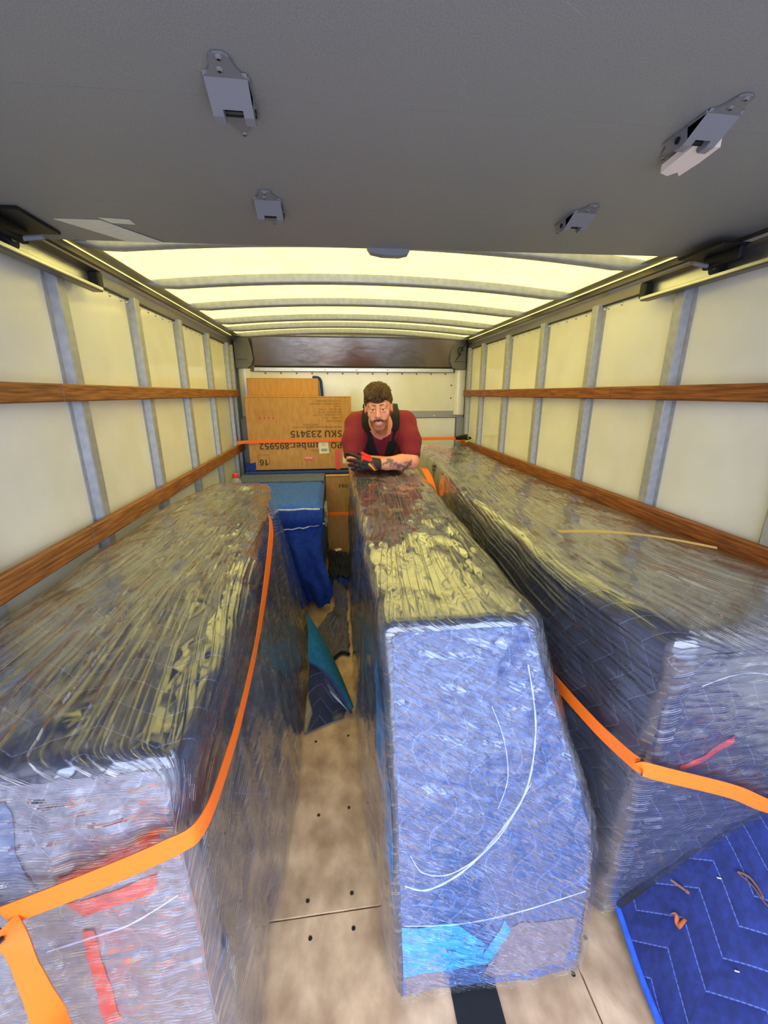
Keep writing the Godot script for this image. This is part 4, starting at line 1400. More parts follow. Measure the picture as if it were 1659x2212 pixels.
	mb.tube(smooth_path([c + Vector3(-0.012, 0.004, -0.05), c + Vector3(-0.006, 0.006, -0.02), c + Vector3(-0.008, 0.003, 0.01), c + Vector3(0.004, 0.002, 0.03), c + Vector3(0.03, 0.002, 0.04), c + Vector3(0.06, 0.002, 0.045)], 6), 0.0016, 6)
	mb.tube(smooth_path([c + Vector3(-0.012, 0.006, -0.05), c + Vector3(-0.002, 0.012, -0.035), c + Vector3(0.0, 0.008, -0.015), c + Vector3(-0.004, 0.006, 0.0)], 6), 0.0024, 6)
	tag(obj("twig", mb, M["twig"]), "thin bent root-like twig lying on the quilted pad", "twig")
	for q in [[0.85, -0.56, "between the short twig and the bent twig"], [0.80, -0.45, "just below the curled orange leaf"], [0.95, -0.40, "below the bent twig on the quilted pad"], [0.99, -0.47, "beside the tail of the bent twig"], [0.84, -0.36, "near the open rear edge of the quilted pad"]]:
		c = on.call(q[0], q[1])
		mb = MB.new()
		mb.tube([c + Vector3(-0.004, 0.002, 0.0), c + Vector3(0.004, 0.002, 0.003)], 0.0015, 6)
		tag(obj("wood_chip", mb, M["pale twig"]), "tiny pale wood chip " + q[2], "chip", "chips on the quilted pad")

# ---------------------------------------------------------------- the man: smooth-joined tapered bones, meshed as surface nets
class Sdf:
	var q := []      # [kind, a, b, ra, rb, k, radius of its reach, centre]

	func cap(a: Vector3, b: Vector3, ra: float, rb: float, k := 0.02) -> void:
		q.append([0, a, b - a, ra, rb, k, (b - a).length() / 2 + maxf(ra, rb), (a + b) / 2])

	func chain(pts: Array, rad: Array, k := 0.02) -> void:
		for i in pts.size() - 1:
			cap(pts[i], pts[i + 1], rad[i], rad[i + 1], k)

	func ell(c: Vector3, r: Vector3, k := 0.02, turn := Basis()) -> void:
		q.append([1, c, r, turn.inverse(), 0.0, k, maxf(r.x, maxf(r.y, r.z)), c])

	func cut_ell(c: Vector3, r: Vector3, k := 0.01, turn := Basis()) -> void:
		q.append([2, c, r, turn.inverse(), 0.0, k, maxf(r.x, maxf(r.y, r.z)), c])

	func cut_plane(at: Vector3, n: Vector3, k := 0.004) -> void:
		q.append([3, at, n.normalized(), 0.0, 0.0, k, 99.0, at])

	func dist(p: Vector3, use: Array) -> float:
		var d := 1.0
		for e in use:
			var g: float
			var kind: int = e[0]
			if kind == 0:
				var pa: Vector3 = p - e[1]
				var ba: Vector3 = e[2]
				var t := clampf(pa.dot(ba) / ba.length_squared(), 0.0, 1.0)
				g = (pa - ba * t).length() - lerpf(e[3], e[4], t)
			elif kind == 3:
				g = (p - e[1]).dot(e[2])
				d = maxf(d, g)
				continue
			else:
				var l: Vector3 = e[3] * (p - e[1])
				var r: Vector3 = e[2]
				var k0 := (l / r).length()
				var k1 := (l / (r * r)).length()
				g = k0 * (k0 - 1.0) / maxf(k1, 1e-6)
			var k: float = e[5]
			if kind == 2:
				var h := maxf(k - absf(-d - g), 0.0) / k
				d = -(minf(-d, g) - h * h * k * 0.25)
			else:
				var h := maxf(k - absf(d - g), 0.0) / k
				d = minf(d, g) - h * h * k * 0.25
		return d

	func near(c: Vector3, r: float) -> Array:
		var use := []
		for e in q:
			if e[0] == 3 or (c - e[7]).length() < r + e[6] + e[5] + 0.02:
				use.append(e)
		return use

	# surface nets over the box lo..hi; move displaces the field, color tints each vertex
	func net(mb: MB, lo: Vector3, hi: Vector3, cell: float, t := Transform3D(), color = null, move = null) -> void:
		var nx := int((hi.x - lo.x) / cell) + 2
		var ny := int((hi.y - lo.y) / cell) + 2
		var nz := int((hi.z - lo.z) / cell) + 2
		var f := PackedFloat32Array()
		f.resize(nx * ny * nz)
		f.fill(1.0)
		var S := 6
		var half := S * cell * 0.5
		var act := []
		for bz in range(0, nz, S):
			for by in range(0, ny, S):
				for bx in range(0, nx, S):
					var c := lo + Vector3(bx, by, bz) * cell + Vector3.ONE * half
					var use := near(c, half * 1.8)
					if use.is_empty():
						continue
					var dc := dist(c, use)
					var hot := absf(dc) < half * 2.1
					if hot:
						act.append([bx, by, bz])
					for z in range(bz, mini(bz + S, nz)):
						for y in range(by, mini(by + S, ny)):
							for x in range(bx, mini(bx + S, nx)):
								if hot:
									var p := lo + Vector3(x, y, z) * cell
									var d := dist(p, use)
									if move != null and absf(d) < 0.03:
										d += move.call(p)
									f[(z * ny + y) * nx + x] = d
								else:
									f[(z * ny + y) * nx + x] = dc
		var id := {}
		var P := PackedVector3Array()
		var off := [0, 1, nx, nx + 1, nx * ny, nx * ny + 1, nx * ny + nx, nx * ny + nx + 1]
		var E := [[0, 1], [2, 3], [4, 5], [6, 7], [0, 2], [1, 3], [4, 6], [5, 7], [0, 4], [1, 5], [2, 6], [3, 7]]
		for b in act:
			for z in range(b[2], mini(b[2] + S, nz - 1)):
				for y in range(b[1], mini(b[1] + S, ny - 1)):
					for x in range(b[0], mini(b[0] + S, nx - 1)):
						var o: int = (z * ny + y) * nx + x
						var m := 0
						for k in 8:
							if f[o + off[k]] < 0.0:
								m |= 1 << k
						if m == 0 or m == 255:
							continue
						var s := Vector3()
						var cnt := 0
						for e in E:
							var a: int = e[0]
							var g: int = e[1]
							if ((m >> a) & 1) != ((m >> g) & 1):
								var fa := f[o + off[a]]
								var fb := f[o + off[g]]
								var w := fa / (fa - fb)
								s += Vector3(lerpf(a & 1, g & 1, w), lerpf((a >> 1) & 1, (g >> 1) & 1, w), lerpf((a >> 2) & 1, (g >> 2) & 1, w))
								cnt += 1
						id[o] = P.size()
						P.append(lo + (Vector3(x, y, z) + s / cnt) * cell)
		var ix := PackedInt32Array()
		var N := PackedVector3Array()
		N.resize(P.size())
		var st := [1, nx, nx * ny]
		for o in id:
			for ax in 3:
				var in0: bool = f[o] < 0.0
				if o + st[ax] >= f.size():
					continue
				var in1: bool = f[o + st[ax]] < 0.0
				if in0 == in1:
					continue
				var u: int = st[(ax + 1) % 3]
				var w: int = st[(ax + 2) % 3]
				if not (id.has(o - u) and id.has(o - w) and id.has(o - u - w)):
					continue
				var a: int = id[o]
				var b: int = id[o - u]
				var c: int = id[o - u - w]
				var d: int = id[o - w]
				var m := (P[c] - P[a]).cross(P[d] - P[b])
				var grow := Vector3()
				grow[ax] = 1.0 if in0 else -1.0
				if m.dot(grow) < 0.0:
					m = -m
					var tt := b
					b = d
					d = tt
				# m is the outward normal and a, b, c, d run counter-clockwise; store clockwise
				ix.append_array([a, c, b, a, d, c])
				for k in [a, b, c, d]:
					N[k] += m
		var base := mb.v.size()
		for i in P.size():
			mb.v.append(t * P[i])
			mb.n.append((t.basis * N[i]).normalized())
			mb.uv.append(Vector2(P[i].x, P[i].y))
			mb.c.append(color.call(P[i]) if color != null else Color.WHITE)
		for i in ix:
			mb.ix.append(base + i)

func lin(r: float, g: float, b: float) -> Color:
	return srgb(r, g, b).srgb_to_linear()

func mover() -> void:
	var man := thing("person", "man in a dark red t-shirt and black lifting harness leaning on crossed forearms", "person")
	var skin := mat("skin", Color.WHITE, 0.5)
	skin.vertex_color_use_as_albedo = true
	skin.subsurf_scatter_enabled = true
	skin.subsurf_scatter_strength = 0.08
	var shirt := mat("maroon jersey", srgb(132, 24, 44), 0.9)
	shirt.albedo_texture = noise_tex(256, 0.25, 2, 51, FastNoiseLite.TYPE_SIMPLEX_SMOOTH, FastNoiseLite.FRACTAL_FBM, srgb(206, 206, 206), Color.WHITE)
	tri_map(shirt, Vector3(9, 9, 9))
	shirt.rim_enabled = true
	shirt.rim = 0.5
	shirt.rim_tint = 0.7
	var glove := mat("work glove", Color.WHITE, 0.65)
	glove.vertex_color_use_as_albedo = true
	var hair := mat("brown hair", Color.WHITE, 0.5)
	hair.vertex_color_use_as_albedo = true
	var denim := mat("dark trousers", srgb(40, 42, 48), 0.9)

	# ---- joints
	var shl := Vector3(0.452, 1.165, -2.60)      # his left, on the right in the photograph
	var shr := Vector3(0.142, 1.158, -2.60)
	var ell_ := Vector3(0.462, 0.950, -2.395)
	var elr := Vector3(0.108, 0.950, -2.415)
	var wrl := Vector3(0.236, 0.951, -2.340)
	var wrr := Vector3(0.34, 0.945, -2.465)
	var neck := Vector3(0.290, 1.175, -2.56)
	var hips := Vector3(0.31, 0.92, -2.97)
	var head := Vector3(0.259, 1.262, -2.38)

	# ---- body: one continuous skin surface
	var B := Sdf.new()
	B.cap(head + Vector3(0.004, -0.05, -0.03), neck + Vector3(0, 0.0, -0.02), 0.046, 0.056, 0.03)
	B.cap(shr, shl, 0.060, 0.060, 0.05)
	B.cap(neck + Vector3(0, -0.03, -0.05), hips, 0.10, 0.13, 0.06)
	B.cap(Vector3(0.22, 1.10, -2.64), Vector3(0.37, 1.10, -2.64), 0.10, 0.10, 0.06)
	B.chain([shl, shl.lerp(ell_, 0.5) + Vector3(0.004, 0, 0), ell_], [0.060, 0.054, 0.043], 0.02)
	B.chain([shr, shr.lerp(elr, 0.5) - Vector3(0.004, 0, 0), elr], [0.060, 0.054, 0.043], 0.02)
	B.chain([ell_, ell_.lerp(wrl, 0.3) + Vector3(0, 0.004, 0.002), ell_.lerp(wrl, 0.7), wrl, wrl + Vector3(-0.03, 0.002, 0.004)], [0.043, 0.0475, 0.038, 0.029, 0.03], 0.012)
	B.chain([elr, elr.lerp(wrr, 0.3), wrr, wrr + Vector3(0.06, 0, -0.005)], [0.043, 0.046, 0.03, 0.03], 0.012)
	for s in [-1.0, 1.0]:
		var hip: Vector3 = hips + Vector3(0.09 * s, -0.06, 0.0)
		var kn := Vector3(0.30 + 0.10 * s, 0.47, -2.86)
		var an := Vector3(0.30 + 0.10 * s, 0.09, -2.98)
		B.chain([hip, kn, kn.lerp(an, 0.3), an], [0.085, 0.058, 0.055, 0.04], 0.03)
		B.cap(an + Vector3(0, -0.04, -0.02), an + Vector3(0.01 * s, -0.05, 0.15), 0.036, 0.03, 0.03)
	var tn := FastNoiseLite.new()
	tn.seed = 4
	tn.frequency = 26.0
	var arm_color := func(p: Vector3) -> Color:
		var c := lin(224, 150, 124)
		# tattoos on the left forearm
		if p.x > 0.275 and p.x < 0.455 and p.z > -2.41 and p.y < 1.0:
			var u := (p.x - 0.275) / 0.18
			var w := (p.y - 0.955) / 0.04
			var band := 1.0 - absf(w + 0.15 - 0.35 * sin(u * 7.0)) * 1.2
			var g := tn.get_noise_2d(p.x * 1.0, p.y * 1.6) + 0.9 * band - 0.42
			if u < 0.12:
				g -= 0.4
			if g > 0.0:
				return c.lerp(lin(74, 78, 88), clampf(g * 6.0, 0, 0.85))
		return c
	var mb := MB.new()
	B.net(mb, Vector3(0.02, 0.0, -3.14), Vector3(0.56, 1.27, -2.27), 0.009, Transform3D(), arm_color)

	# ---- head, in its own frame: x to his left, y up, z out of the face
	var turn := Basis(Vector3(0, 1, 0), -0.15) * Basis(Vector3(1, 0, 0), 0.10) * Basis(Vector3(0, 0, 1), 0.05)
	var ht := Transform3D(turn.scaled(Vector3.ONE * 0.93), head)
	var H := Sdf.new()
	H.ell(Vector3(0, 0.035, -0.012), Vector3(0.077, 0.098, 0.098), 0.02)
	H.ell(Vector3(0, -0.018, 0.026), Vector3(0.060, 0.092, 0.066), 0.03)
	H.ell(Vector3(0, -0.070, 0.020), Vector3(0.050, 0.052, 0.062), 0.03)
	H.cap(Vector3(-0.013, -0.106, 0.066), Vector3(0.013, -0.106, 0.066), 0.019, 0.019, 0.02)
	for s in [-1.0, 1.0]:
		H.ell(Vector3(0.042 * s, -0.022, 0.062), Vector3(0.023, 0.020, 0.020), 0.020)
		H.ell(Vector3(0.034 * s, -0.048, 0.072), Vector3(0.016, 0.016, 0.014), 0.014)
	H.cap(Vector3(-0.040, 0.034, 0.078), Vector3(0.040, 0.034, 0.078), 0.013, 0.013, 0.016)
	for s in [-1.0, 1.0]:
		H.cut_ell(Vector3(0.031 * s, 0.010, 0.098), Vector3(0.020, 0.0125, 0.014), 0.012)
		H.ell(Vector3(0.031 * s, 0.0195, 0.0828), Vector3(0.0175, 0.0072, 0.0128), 0.004)
		H.ell(Vector3(0.031 * s, 0.0005, 0.0808), Vector3(0.0165, 0.0056, 0.0118), 0.008)
	H.cap(Vector3(0, 0.030, 0.088), Vector3(0, -0.022, 0.108), 0.0085, 0.0125, 0.012)
	H.ell(Vector3(0, -0.027, 0.110), Vector3(0.0135, 0.0125, 0.0125), 0.008)
	for s in [-1.0, 1.0]:
		H.ell(Vector3(0.0125 * s, -0.030, 0.098), Vector3(0.0085, 0.0085, 0.012), 0.007)
		H.cut_ell(Vector3(0.007 * s, -0.039, 0.105), Vector3(0.0042, 0.004, 0.006), 0.003)
	H.chain([Vector3(-0.036, -0.050, 0.074), Vector3(-0.014, -0.062, 0.091), Vector3(0, -0.0635, 0.094), Vector3(0.014, -0.062, 0.091), Vector3(0.036, -0.050, 0.074)], [0.004, 0.0062, 0.0062, 0.0062, 0.004], 0.005)
	H.chain([Vector3(-0.034, -0.054, 0.074), Vector3(-0.013, -0.078, 0.089), Vector3(0, -0.081, 0.0915), Vector3(0.013, -0.078, 0.089), Vector3(0.034, -0.054, 0.074)], [0.004, 0.0068, 0.0072, 0.0068, 0.004], 0.005)
	H.cut_ell(Vector3(0, -0.0705, 0.094), Vector3(0.018, 0.0055, 0.013), 0.004)
	for s in [-1.0, 1.0]:
		H.cut_ell(Vector3(0.016 * s, -0.0665, 0.090), Vector3(0.013, 0.0042, 0.013), 0.004, Basis(Vector3(0, 0, 1), 0.35 * s))
	for s in [-1.0, 1.0]:
		H.ell(Vector3(0.080 * s, 0.004, -0.010), Vector3(0.010, 0.031, 0.019), 0.008, Basis(Vector3(0, 1, 0), 0.35 * s) * Basis(Vector3(1, 0, 0), -0.15))
		H.cut_ell(Vector3(0.089 * s, 0.004, -0.004), Vector3(0.006, 0.018, 0.010), 0.004, Basis(Vector3(0, 1, 0), 0.35 * s))
	H.cap(Vector3(0, -0.07, -0.025), Vector3(0.015, -0.16, -0.08), 0.046, 0.052, 0.03)
	var sn := FastNoiseLite.new()
	sn.seed = 9
	sn.frequency = 300.0
	var face_color := func(p: Vector3) -> Color:
		var c := lin(224, 150, 124)
		# stubble of a short beard
		var bearded := p.z > -0.03 and (p.y < -0.052 or (absf(p.x) > 0.046 and p.y < -0.012 and p.z < 0.066))
		if Vector2(p.x / 0.036, (p.y + 0.070 - 10.0 * p.x * p.x) / 0.018).length() < 1.0 and p.z > 0.06:
			bearded = false
		if bearded:
			c = lin(178, 114, 82).lerp(lin(112, 72, 46), 0.5 if sn.get_noise_3d(p.x, p.y, p.z) > 0.1 else 0.0)
		# lips
		var up := Vector2(p.x / 0.035, (p.y + 0.0715 - 14.0 * p.x * p.x) / 0.0145).length()
		if up < 1.0 and p.z > 0.072:
			c = lin(204, 116, 104)
		return c
	H.net(mb, Vector3(-0.105, -0.17, -0.13), Vector3(0.105, 0.145, 0.13), 0.0034, ht, face_color)
	obj("body", mb, skin, man)

	# ---- eyes, teeth, brows, moustache
	var white := mat("eye white", srgb(232, 226, 220), 0.2)
	var iris := mat("grey blue iris", srgb(84, 92, 100), 0.15)
	var pupil := mat("pupil", srgb(12, 12, 12), 0.1)
	for s in [-1.0, 1.0]:
		var e := MB.new()
		var sp := []
		for k in 13:
			sp.append([0.0128 * sin(PI * k / 12.0), -0.0128 * cos(PI * k / 12.0)])
		e.lathe(Vector3.ZERO, sp, 18)
		var eye := obj("eye", e, white, man)
		eye.transform = ht * Transform3D(Basis(Vector3(1, 0, 0), PI / 2 - 0.06) , Vector3(0.031 * s, 0.0100, 0.0785))
		e = MB.new()
		e.lathe(Vector3.ZERO, [[0.0066, 0.0111], [0.0055, 0.0120], [0.003, 0.01295], [0.0, 0.0131]], 18)
		obj("iris", e, iris, eye)
		e = MB.new()
		e.lathe(Vector3.ZERO, [[0.0031, 0.0130], [0.0028, 0.0133], [0.0, 0.0134]], 14)
		obj("pupil", e, pupil, eye)
		# brow of short hairs
		e = MB.new()
		for k in 46:
			var u := k / 45.0
			var a := Vector3((0.011 + 0.040 * u) * s, 0.0335 + 0.008 * sin(u * 2.6) - 0.006 * u + 0.0025 * ns.get_noise_2d(k * 3.7, 1.0), 0.0)
			a.z = 0.0985 - 0.010 * u - 0.014 * u * u
			e.tint = lin(92, 62, 40)
			e.tube([a, a + Vector3(0.004 * s, 0.0035 - 0.004 * u, 0.001), a + Vector3(0.008 * s, 0.004 - 0.007 * u, -0.001 - 0.002 * u)], [0.0017, 0.0015, 0.0006], 4, false)
		e.v = ht * e.v
		e.n = turned(e.n, turn)
		obj("eyebrow", e, hair, man)
	mb = MB.new()
	var tp := PackedVector3Array()
	var tu := PackedVector2Array()
	for j in 4:
		for i in 15:
			var u := i / 14.0 * 2.0 - 1.0
			tp.append(ht * Vector3(0.026 * u, -0.0745 + 0.0095 * j / 3.0 + 0.007 * u * u, 0.0868 - 0.010 * u * u - 0.0003 * absf(sin(u * 22.0))))
			tu.append(Vector2(u, j))
	mb.grid(tp, 15, tu)
	obj("teeth", mb, mat("teeth ivory", srgb(236, 228, 212), 0.25), man)
	mb = MB.new()
	for k in 150:
		var u := (k / 149.0) * 2.0 - 1.0
		var row := float(k % 5) / 4.0
		var a := Vector3(0.036 * u, -0.0455 - 0.009 * row - 0.004 * u * u + 0.001 * ns.get_noise_2d(k * 5.1, 3.0), 0.0)
		a.z = 0.0985 - 0.016 * u * u - 0.004 * absf(u) - 0.004 * row * 0.3
		mb.tint = lin(120, 78, 48).lerp(lin(82, 54, 34), row)
		mb.tube([a, a + Vector3(0.004 * u, -0.004, 0.001), a + Vector3(0.009 * u, -0.008, -0.001 - 0.002 * absf(u))], [0.0011, 0.0011, 0.0004], 4, false)
	mb.v = ht * mb.v
	mb.n = turned(mb.n, turn)
	obj("moustache", mb, hair, man)

	# ---- hair: a cap over the skull and locks combed forward to a fringe
	var K := Sdf.new()
	K.ell(Vector3(0, 0.046, -0.016), Vector3(0.085, 0.104, 0.104), 0.02)
	K.ell(Vector3(-0.004, 0.108, 0.016), Vector3(0.070, 0.046, 0.074), 0.03)
	K.cap(Vector3(-0.048, 0.082, 0.074), Vector3(0.030, 0.072, 0.086), 0.020, 0.018, 0.02)
	K.cut_plane(Vector3(0, 0.058, 0.062), Vector3(0.06, -0.90, 0.50))
	var hn := FastNoiseLite.new()
	hn.seed = 3
	hn.frequency = 60.0
	var wisps := func(p: Vector3) -> float:
		return 0.0035 * hn.get_noise_3d(p.x * 2.2 + p.z * 0.6, p.y * 0.8, p.z * 0.5)
	var hair_color := func(p: Vector3) -> Color:
		var g := 0.5 + 0.5 * hn.get_noise_3d(p.x * 3.0, p.y, p.z * 0.6)
		return lin(72, 48, 30).lerp(lin(126, 92, 56), clampf(g, 0, 1))
	mb = MB.new()
	K.net(mb, Vector3(-0.10, -0.10, -0.135), Vector3(0.10, 0.165, 0.125), 0.0042, ht, hair_color, wisps)
	var hr := RandomNumberGenerator.new()
	hr.seed = 21
	var c0 := Vector3(0, 0.040, -0.010)
	var onto := func(dir: Vector3) -> Vector3:
		# where the ray from inside the head leaves the hair cap
		var lo := 0.03
		var hi := 0.20
		for j in 9:
			var md := (lo + hi) / 2
			if K.dist(c0 + dir * md, K.q) < 0.0:
				lo = md
			else:
				hi = md
		return c0 + dir * lo
	var locks := MB.new()
	for k in 1500:
		# locks start on the crown and sides and are combed forward, a little to one side
		var th := hr.randf_range(-1.45, 1.45)
		var ph := hr.randf_range(-0.9, 1.15)
		var pts := []
		var rr := []
		var far := hr.randf_range(0.22, 0.48)
		var bend := hr.randf_range(-0.22, 0.10)
		var lift := hr.randf_range(0.0005, 0.0055) + (hr.randf() * 0.007 if absf(th) < 0.9 else 0.0)
		for j in 5:
			var t := j / 4.0
			var a := ph + far * t
			var b := th + bend * t * t
			var q: Vector3 = onto.call(Vector3(sin(b), cos(b) * cos(a), cos(b) * sin(a)).normalized())
			pts.append(q + (q - c0).normalized() * (lift * sin(PI * minf(t * 1.15, 1.0)) + 0.0006))
			rr.append(0.0019 * (1.0 - t * 0.8))
		locks.tint = lin(64, 42, 26).lerp(lin(150, 110, 66), hr.randf() * hr.randf())
		locks.tube(pts, rr, 4, false)
	for k in 260:
		# the fringe falls over the forehead, longest towards its middle
		var x := hr.randf_range(-0.062, 0.050)
		var x1 := x + hr.randf_range(-0.010, 0.016)
		var low := 0.036 + 9.0 * (x1 - 0.004) * (x1 - 0.004) + hr.randf_range(0.0, 0.020)
		var pts := []
		var rr := []
		for j in 6:
			var t := j / 5.0
			var xx := lerpf(x, x1, t)
			var y := lerpf(0.108, low, t)
			var q := 1.0 - pow(xx / 0.080, 2.0) - pow((y - 0.038) / 0.104, 2.0)
			pts.append(Vector3(xx, y, -0.010 + 0.100 * sqrt(maxf(q, 0.05)) + 0.010 * sin(PI * minf(t + 0.15, 1.0)) + 0.002))
			rr.append(0.0022 * (1.0 - t * 0.75))
		locks.tint = lin(60, 38, 24).lerp(lin(130, 92, 56), hr.randf() * hr.randf())
		locks.tube(pts, rr, 4, false)
	var b0 := mb.v.size()
	mb.v.append_array(ht * locks.v)
	mb.n.append_array(turned(locks.n, turn))
	mb.uv.append_array(locks.uv)
	mb.c.append_array(locks.c)
	for i in locks.ix:
		mb.ix.append(b0 + i)
	obj("hair", mb, hair, man)

	# ---- t-shirt
	var T := Sdf.new()
	T.cap(shr + Vector3(0.006, 0.010, -0.02), shl + Vector3(-0.006, 0.010, -0.02), 0.072, 0.072, 0.06)
	T.cap(neck + Vector3(0.004, 0.0, -0.06), hips + Vector3(0, 0.02, 0), 0.108, 0.155, 0.06)
	T.cap(Vector3(0.21, 1.10, -2.63), Vector3(0.38, 1.10, -2.63), 0.108, 0.108, 0.06)
	T.cap(Vector3(0.24, 0.99, -2.70), Vector3(0.36, 0.99, -2.70), 0.125, 0.125, 0.06)
	T.chain([shl, shl.lerp(ell_, 0.45) + Vector3(0.010, 0, 0.0), shl.lerp(ell_, 0.80) + Vector3(0.004, 0, 0)], [0.073, 0.070, 0.060], 0.03)
	T.chain([shr, shr.lerp(elr, 0.45) + Vector3(-0.010, 0, 0.0), shr.lerp(elr, 0.80) - Vector3(0.004, 0, 0)], [0.073, 0.070, 0.060], 0.03)
	T.cut_ell(head + Vector3(0.012, -0.05, -0.07), Vector3(0.064, 0.075, 0.090), 0.006)
	T.cut_ell(shl.lerp(ell_, 1.10), Vector3(0.085, 0.055, 0.085), 0.004, Basis(Vector3(1, 0, 0), 0.55))
	T.cut_ell(shr.lerp(elr, 1.10), Vector3(0.085, 0.055, 0.085), 0.004, Basis(Vector3(1, 0, 0), 0.55))
	var fn := FastNoiseLite.new()
	fn.seed = 14
	fn.frequency = 7.0
	var folds := func(p: Vector3) -> float:
		return 0.006 * absf(fn.get_noise_3d(p.x * 1.6 + p.y * 0.7, p.y * 0.5 - p.x * 0.5, p.z * 0.8)) + 0.003 * fn.get_noise_3d(p.x * 4.0, p.y * 1.5, p.z * 3.0)
	mb = MB.new()
	T.net(mb, Vector3(0.02, 0.74, -3.16), Vector3(0.57, 1.31, -2.32), 0.0085, Transform3D(), null, folds)
	obj("t_shirt", mb, shirt, man)
	# ---- harness bands over the shoulders, down the chest
	var surf := func(x: float, y: float) -> Vector3:
		var z := -2.36
		while z > -2.9:
			var p := Vector3(x, y, z)
			if T.dist(p, T.near(p, 0.02)) + folds.call(p) < 0.004:
				return p
			z -= 0.003
		return Vector3(x, y, -2.7)
	for s in [0, 1]:
		var line: Array = [[0.216, 1.262], [0.203, 1.225], [0.198, 1.18], [0.204, 1.12], [0.216, 1.06], [0.236, 1.00], [0.256, 0.95], [0.268, 0.91]] if s == 0 else [[0.378, 1.262], [0.378, 1.225], [0.376, 1.18], [0.372, 1.12], [0.364, 1.06], [0.352, 1.00], [0.340, 0.95], [0.334, 0.91]]
		var pts := [Vector3(line[0][0] + 0.004, 1.262, -2.74), Vector3(line[0][0] + 0.002, 1.285, -2.66)]
		for q in line:
			pts.append(surf.call(q[0], q[1]))
		# pull the band taut: it never dips behind the line of its neighbours
		for r in 3:
			for k in range(3, pts.size() - 1):
				pts[k].z = maxf(pts[k].z, (pts[k - 1].z + pts[k + 1].z) / 2)
		var path := smooth_path(pts, 6)
		var nn := []
		for k in path.size():
			var d: Vector3 = (path[mini(k + 1, path.size() - 1)] - path[maxi(k - 1, 0)]).normalized()
			var sd := Vector3(1, 0, 0)
			nn.append(sd.cross(d).normalized() * (1.0 if sd.cross(d).z > 0 or sd.cross(d).y > 0 else -1.0))
		mb = MB.new()
		mb.band(path, nn, 0.056, 0.004)
		obj("harness_strap", mb, M["black webbing"], man)

	# ---- trousers and boots
	var L := Sdf.new()
	L.cap(hips + Vector3(-0.06, -0.02, 0), hips + Vector3(0.06, -0.02, 0), 0.135, 0.135, 0.05)
	for s in [-1.0, 1.0]:
		var hip: Vector3 = hips + Vector3(0.09 * s, -0.06, 0.0)
		var kn := Vector3(0.30 + 0.10 * s, 0.47, -2.86)
		var an := Vector3(0.30 + 0.10 * s, 0.10, -2.98)
		L.chain([hip, kn, an], [0.10, 0.072, 0.062], 0.03)
	mb = MB.new()
	L.net(mb, Vector3(0.06, 0.03, -3.16), Vector3(0.56, 1.02, -2.74), 0.014)
	obj("trousers", mb, denim, man)
	for s in [-1.0, 1.0]:
		var an := Vector3(0.30 + 0.10 * s, 0.09, -2.98)
		var S := Sdf.new()
		S.cap(an, an + Vector3(0, -0.04, -0.02), 0.05, 0.048, 0.03)
		S.cap(an + Vector3(0, -0.045, -0.02), an + Vector3(0.01 * s, -0.052, 0.15), 0.044, 0.036, 0.03)
		S.cut_plane(Vector3(0, 0.003, 0), Vector3(0, -1, 0))
		mb = MB.new()
		S.net(mb, an + Vector3(-0.09, -0.1, -0.12), an + Vector3(0.09, 0.08, 0.22), 0.008)
		obj("boot", mb, M["black rubber"], man)

	# ---- gloves
	var G := Sdf.new()
	var w0 := wrl
	G.cap(w0 + Vector3(0.012, 0, 0.0), w0 + Vector3(-0.012, 0.002, 0.003), 0.0345, 0.034, 0.01)
	# palm
	G.chain([w0 + Vector3(-0.015, 0.012, 0.004), Vector3(0.160, 0.984, -2.335)], [0.026, 0.020], 0.014)
	G.chain([w0 + Vector3(-0.015, 0.000, 0.008), Vector3(0.152, 0.962, -2.322)], [0.028, 0.021], 0.014)
	G.chain([w0 + Vector3(-0.015, -0.012, 0.006), Vector3(0.156, 0.938, -2.320)], [0.025, 0.019], 0.014)
	# index points along his other arm; the others close over it
	G.chain([Vector3(0.158, 0.986, -2.336), Vector3(0.120, 1.004, -2.338), Vector3(0.090, 1.012, -2.346), Vector3(0.066, 1.014, -2.360)], [0.0135, 0.012, 0.0108, 0.0092], 0.004)
	G.chain([Vector3(0.150, 0.966, -2.322), Vector3(0.116, 0.976, -2.324), Vector3(0.090, 0.976, -2.342), Vector3(0.076, 0.974, -2.362)], [0.0140, 0.0122, 0.011, 0.0095], 0.004)
	G.chain([Vector3(0.150, 0.946, -2.320), Vector3(0.118, 0.950, -2.322), Vector3(0.094, 0.948, -2.340), Vector3(0.080, 0.946, -2.360)], [0.0135, 0.0118, 0.0105, 0.0092], 0.004)
	G.chain([Vector3(0.156, 0.928, -2.322), Vector3(0.130, 0.926, -2.324), Vector3(0.110, 0.922, -2.340), Vector3(0.098, 0.920, -2.358)], [0.0122, 0.0105, 0.0096, 0.0085], 0.004)
	G.chain([w0 + Vector3(-0.020, 0.016, -0.008), Vector3(0.190, 0.992, -2.352), Vector3(0.164, 1.006, -2.374), Vector3(0.142, 1.010, -2.392)], [0.018, 0.0145, 0.012, 0.0105], 0.006)
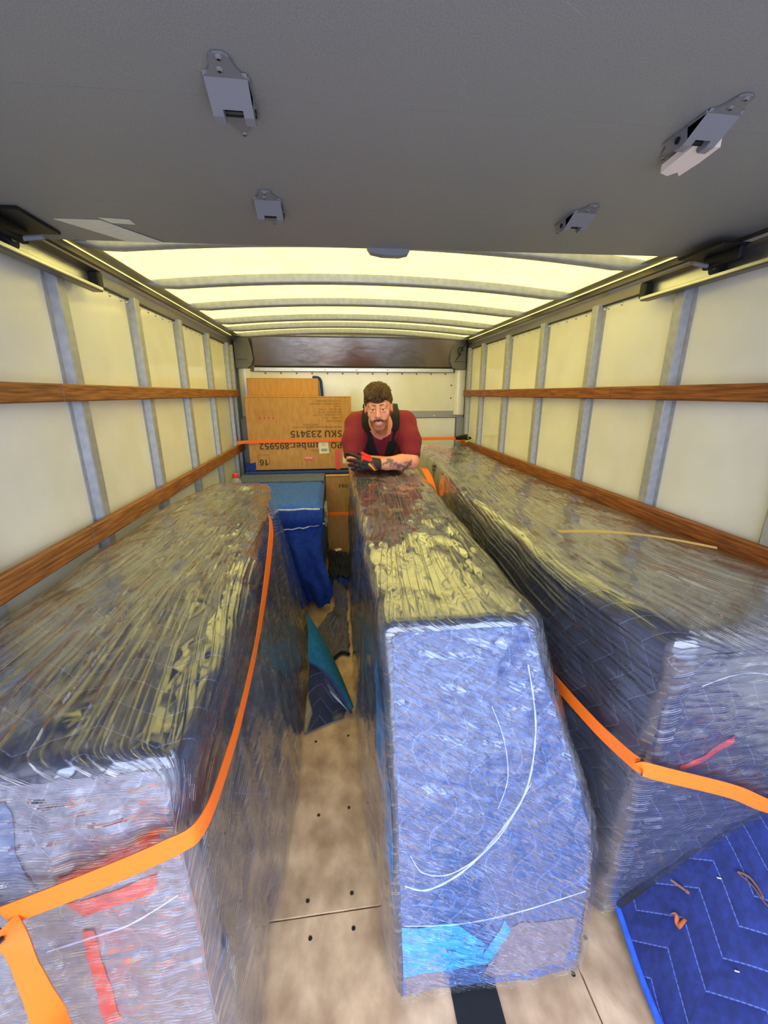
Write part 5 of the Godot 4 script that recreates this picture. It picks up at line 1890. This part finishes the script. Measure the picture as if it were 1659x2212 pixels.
	var glove_color := func(p: Vector3) -> Color:
		var u := (p.x - 0.15) / 0.10         # 0 at the knuckles, 1 at the wrist
		var w := (p.y - 0.95) / 0.04
		if p.x < 0.085 and p.y > 0.995:
			return lin(22, 20, 22)
		if u > 0.02 and u < 0.62 and w > 0.62:
			return lin(214, 24, 34)
		var d := u + w * 0.35
		if d > 0.48 and d < 0.58 and w < 0.35:
			return lin(226, 206, 70)
		if d > 0.62 and d < 0.70 and w < 0.35:
			return lin(212, 60, 40)
		if d > 0.38 and d < 0.44 and w < 0.3:
			return lin(168, 22, 32)
		if u < -0.1:
			return lin(70, 26, 34) if fposmod(p.x * 42.0, 1.0) < 0.45 else lin(38, 30, 34)
		return lin(38, 38, 42)
	mb = MB.new()
	G.net(mb, Vector3(0.04, 0.895, -2.42), Vector3(0.265, 1.04, -2.285), 0.0034, Transform3D(), glove_color)
	var gl := obj("glove", mb, glove, man)
	obj("knuckle_guard", cb(Vector3(0.172, 0.968, -2.297), Vector3(0.036, 0.030, 0.008), 0.003, Basis(Vector3(0, 0, 1), -0.35) * Basis(Vector3(1, 0, 0), -0.35)), M["black rubber"], gl)
	# the other hand, half hidden behind the forearm
	G = Sdf.new()
	G.cap(wrr, wrr + Vector3(0.03, 0, -0.002), 0.034, 0.034, 0.01)
	G.chain([wrr + Vector3(0.03, 0.006, 0), wrr + Vector3(0.10, 0.012, -0.008)], [0.026, 0.021], 0.014)
	G.chain([wrr + Vector3(0.03, -0.008, 0.004), wrr + Vector3(0.10, -0.008, -0.006)], [0.026, 0.021], 0.014)
	for k in 4:
		var y := 0.020 - 0.0135 * k
		G.chain([wrr + Vector3(0.095, y, -0.008), wrr + Vector3(0.130, y + 0.004, -0.012), wrr + Vector3(0.150, y - 0.004, -0.004), wrr + Vector3(0.158, y - 0.010, 0.014)], [0.0125, 0.0112, 0.010, 0.009], 0.003)
	G.chain([wrr + Vector3(0.035, 0.018, 0.006), wrr + Vector3(0.07, 0.030, 0.020), wrr + Vector3(0.095, 0.030, 0.030)], [0.017, 0.013, 0.011], 0.006)
	mb = MB.new()
	G.net(mb, wrr + Vector3(-0.05, -0.06, -0.06), wrr + Vector3(0.19, 0.07, 0.07), 0.005, Transform3D(), func(_p): return lin(38, 36, 40))
	obj("glove", mb, glove, man)

func turned(a: PackedVector3Array, b: Basis) -> PackedVector3Array:
	var o := PackedVector3Array()
	for q in a:
		o.append(b * q)
	return o
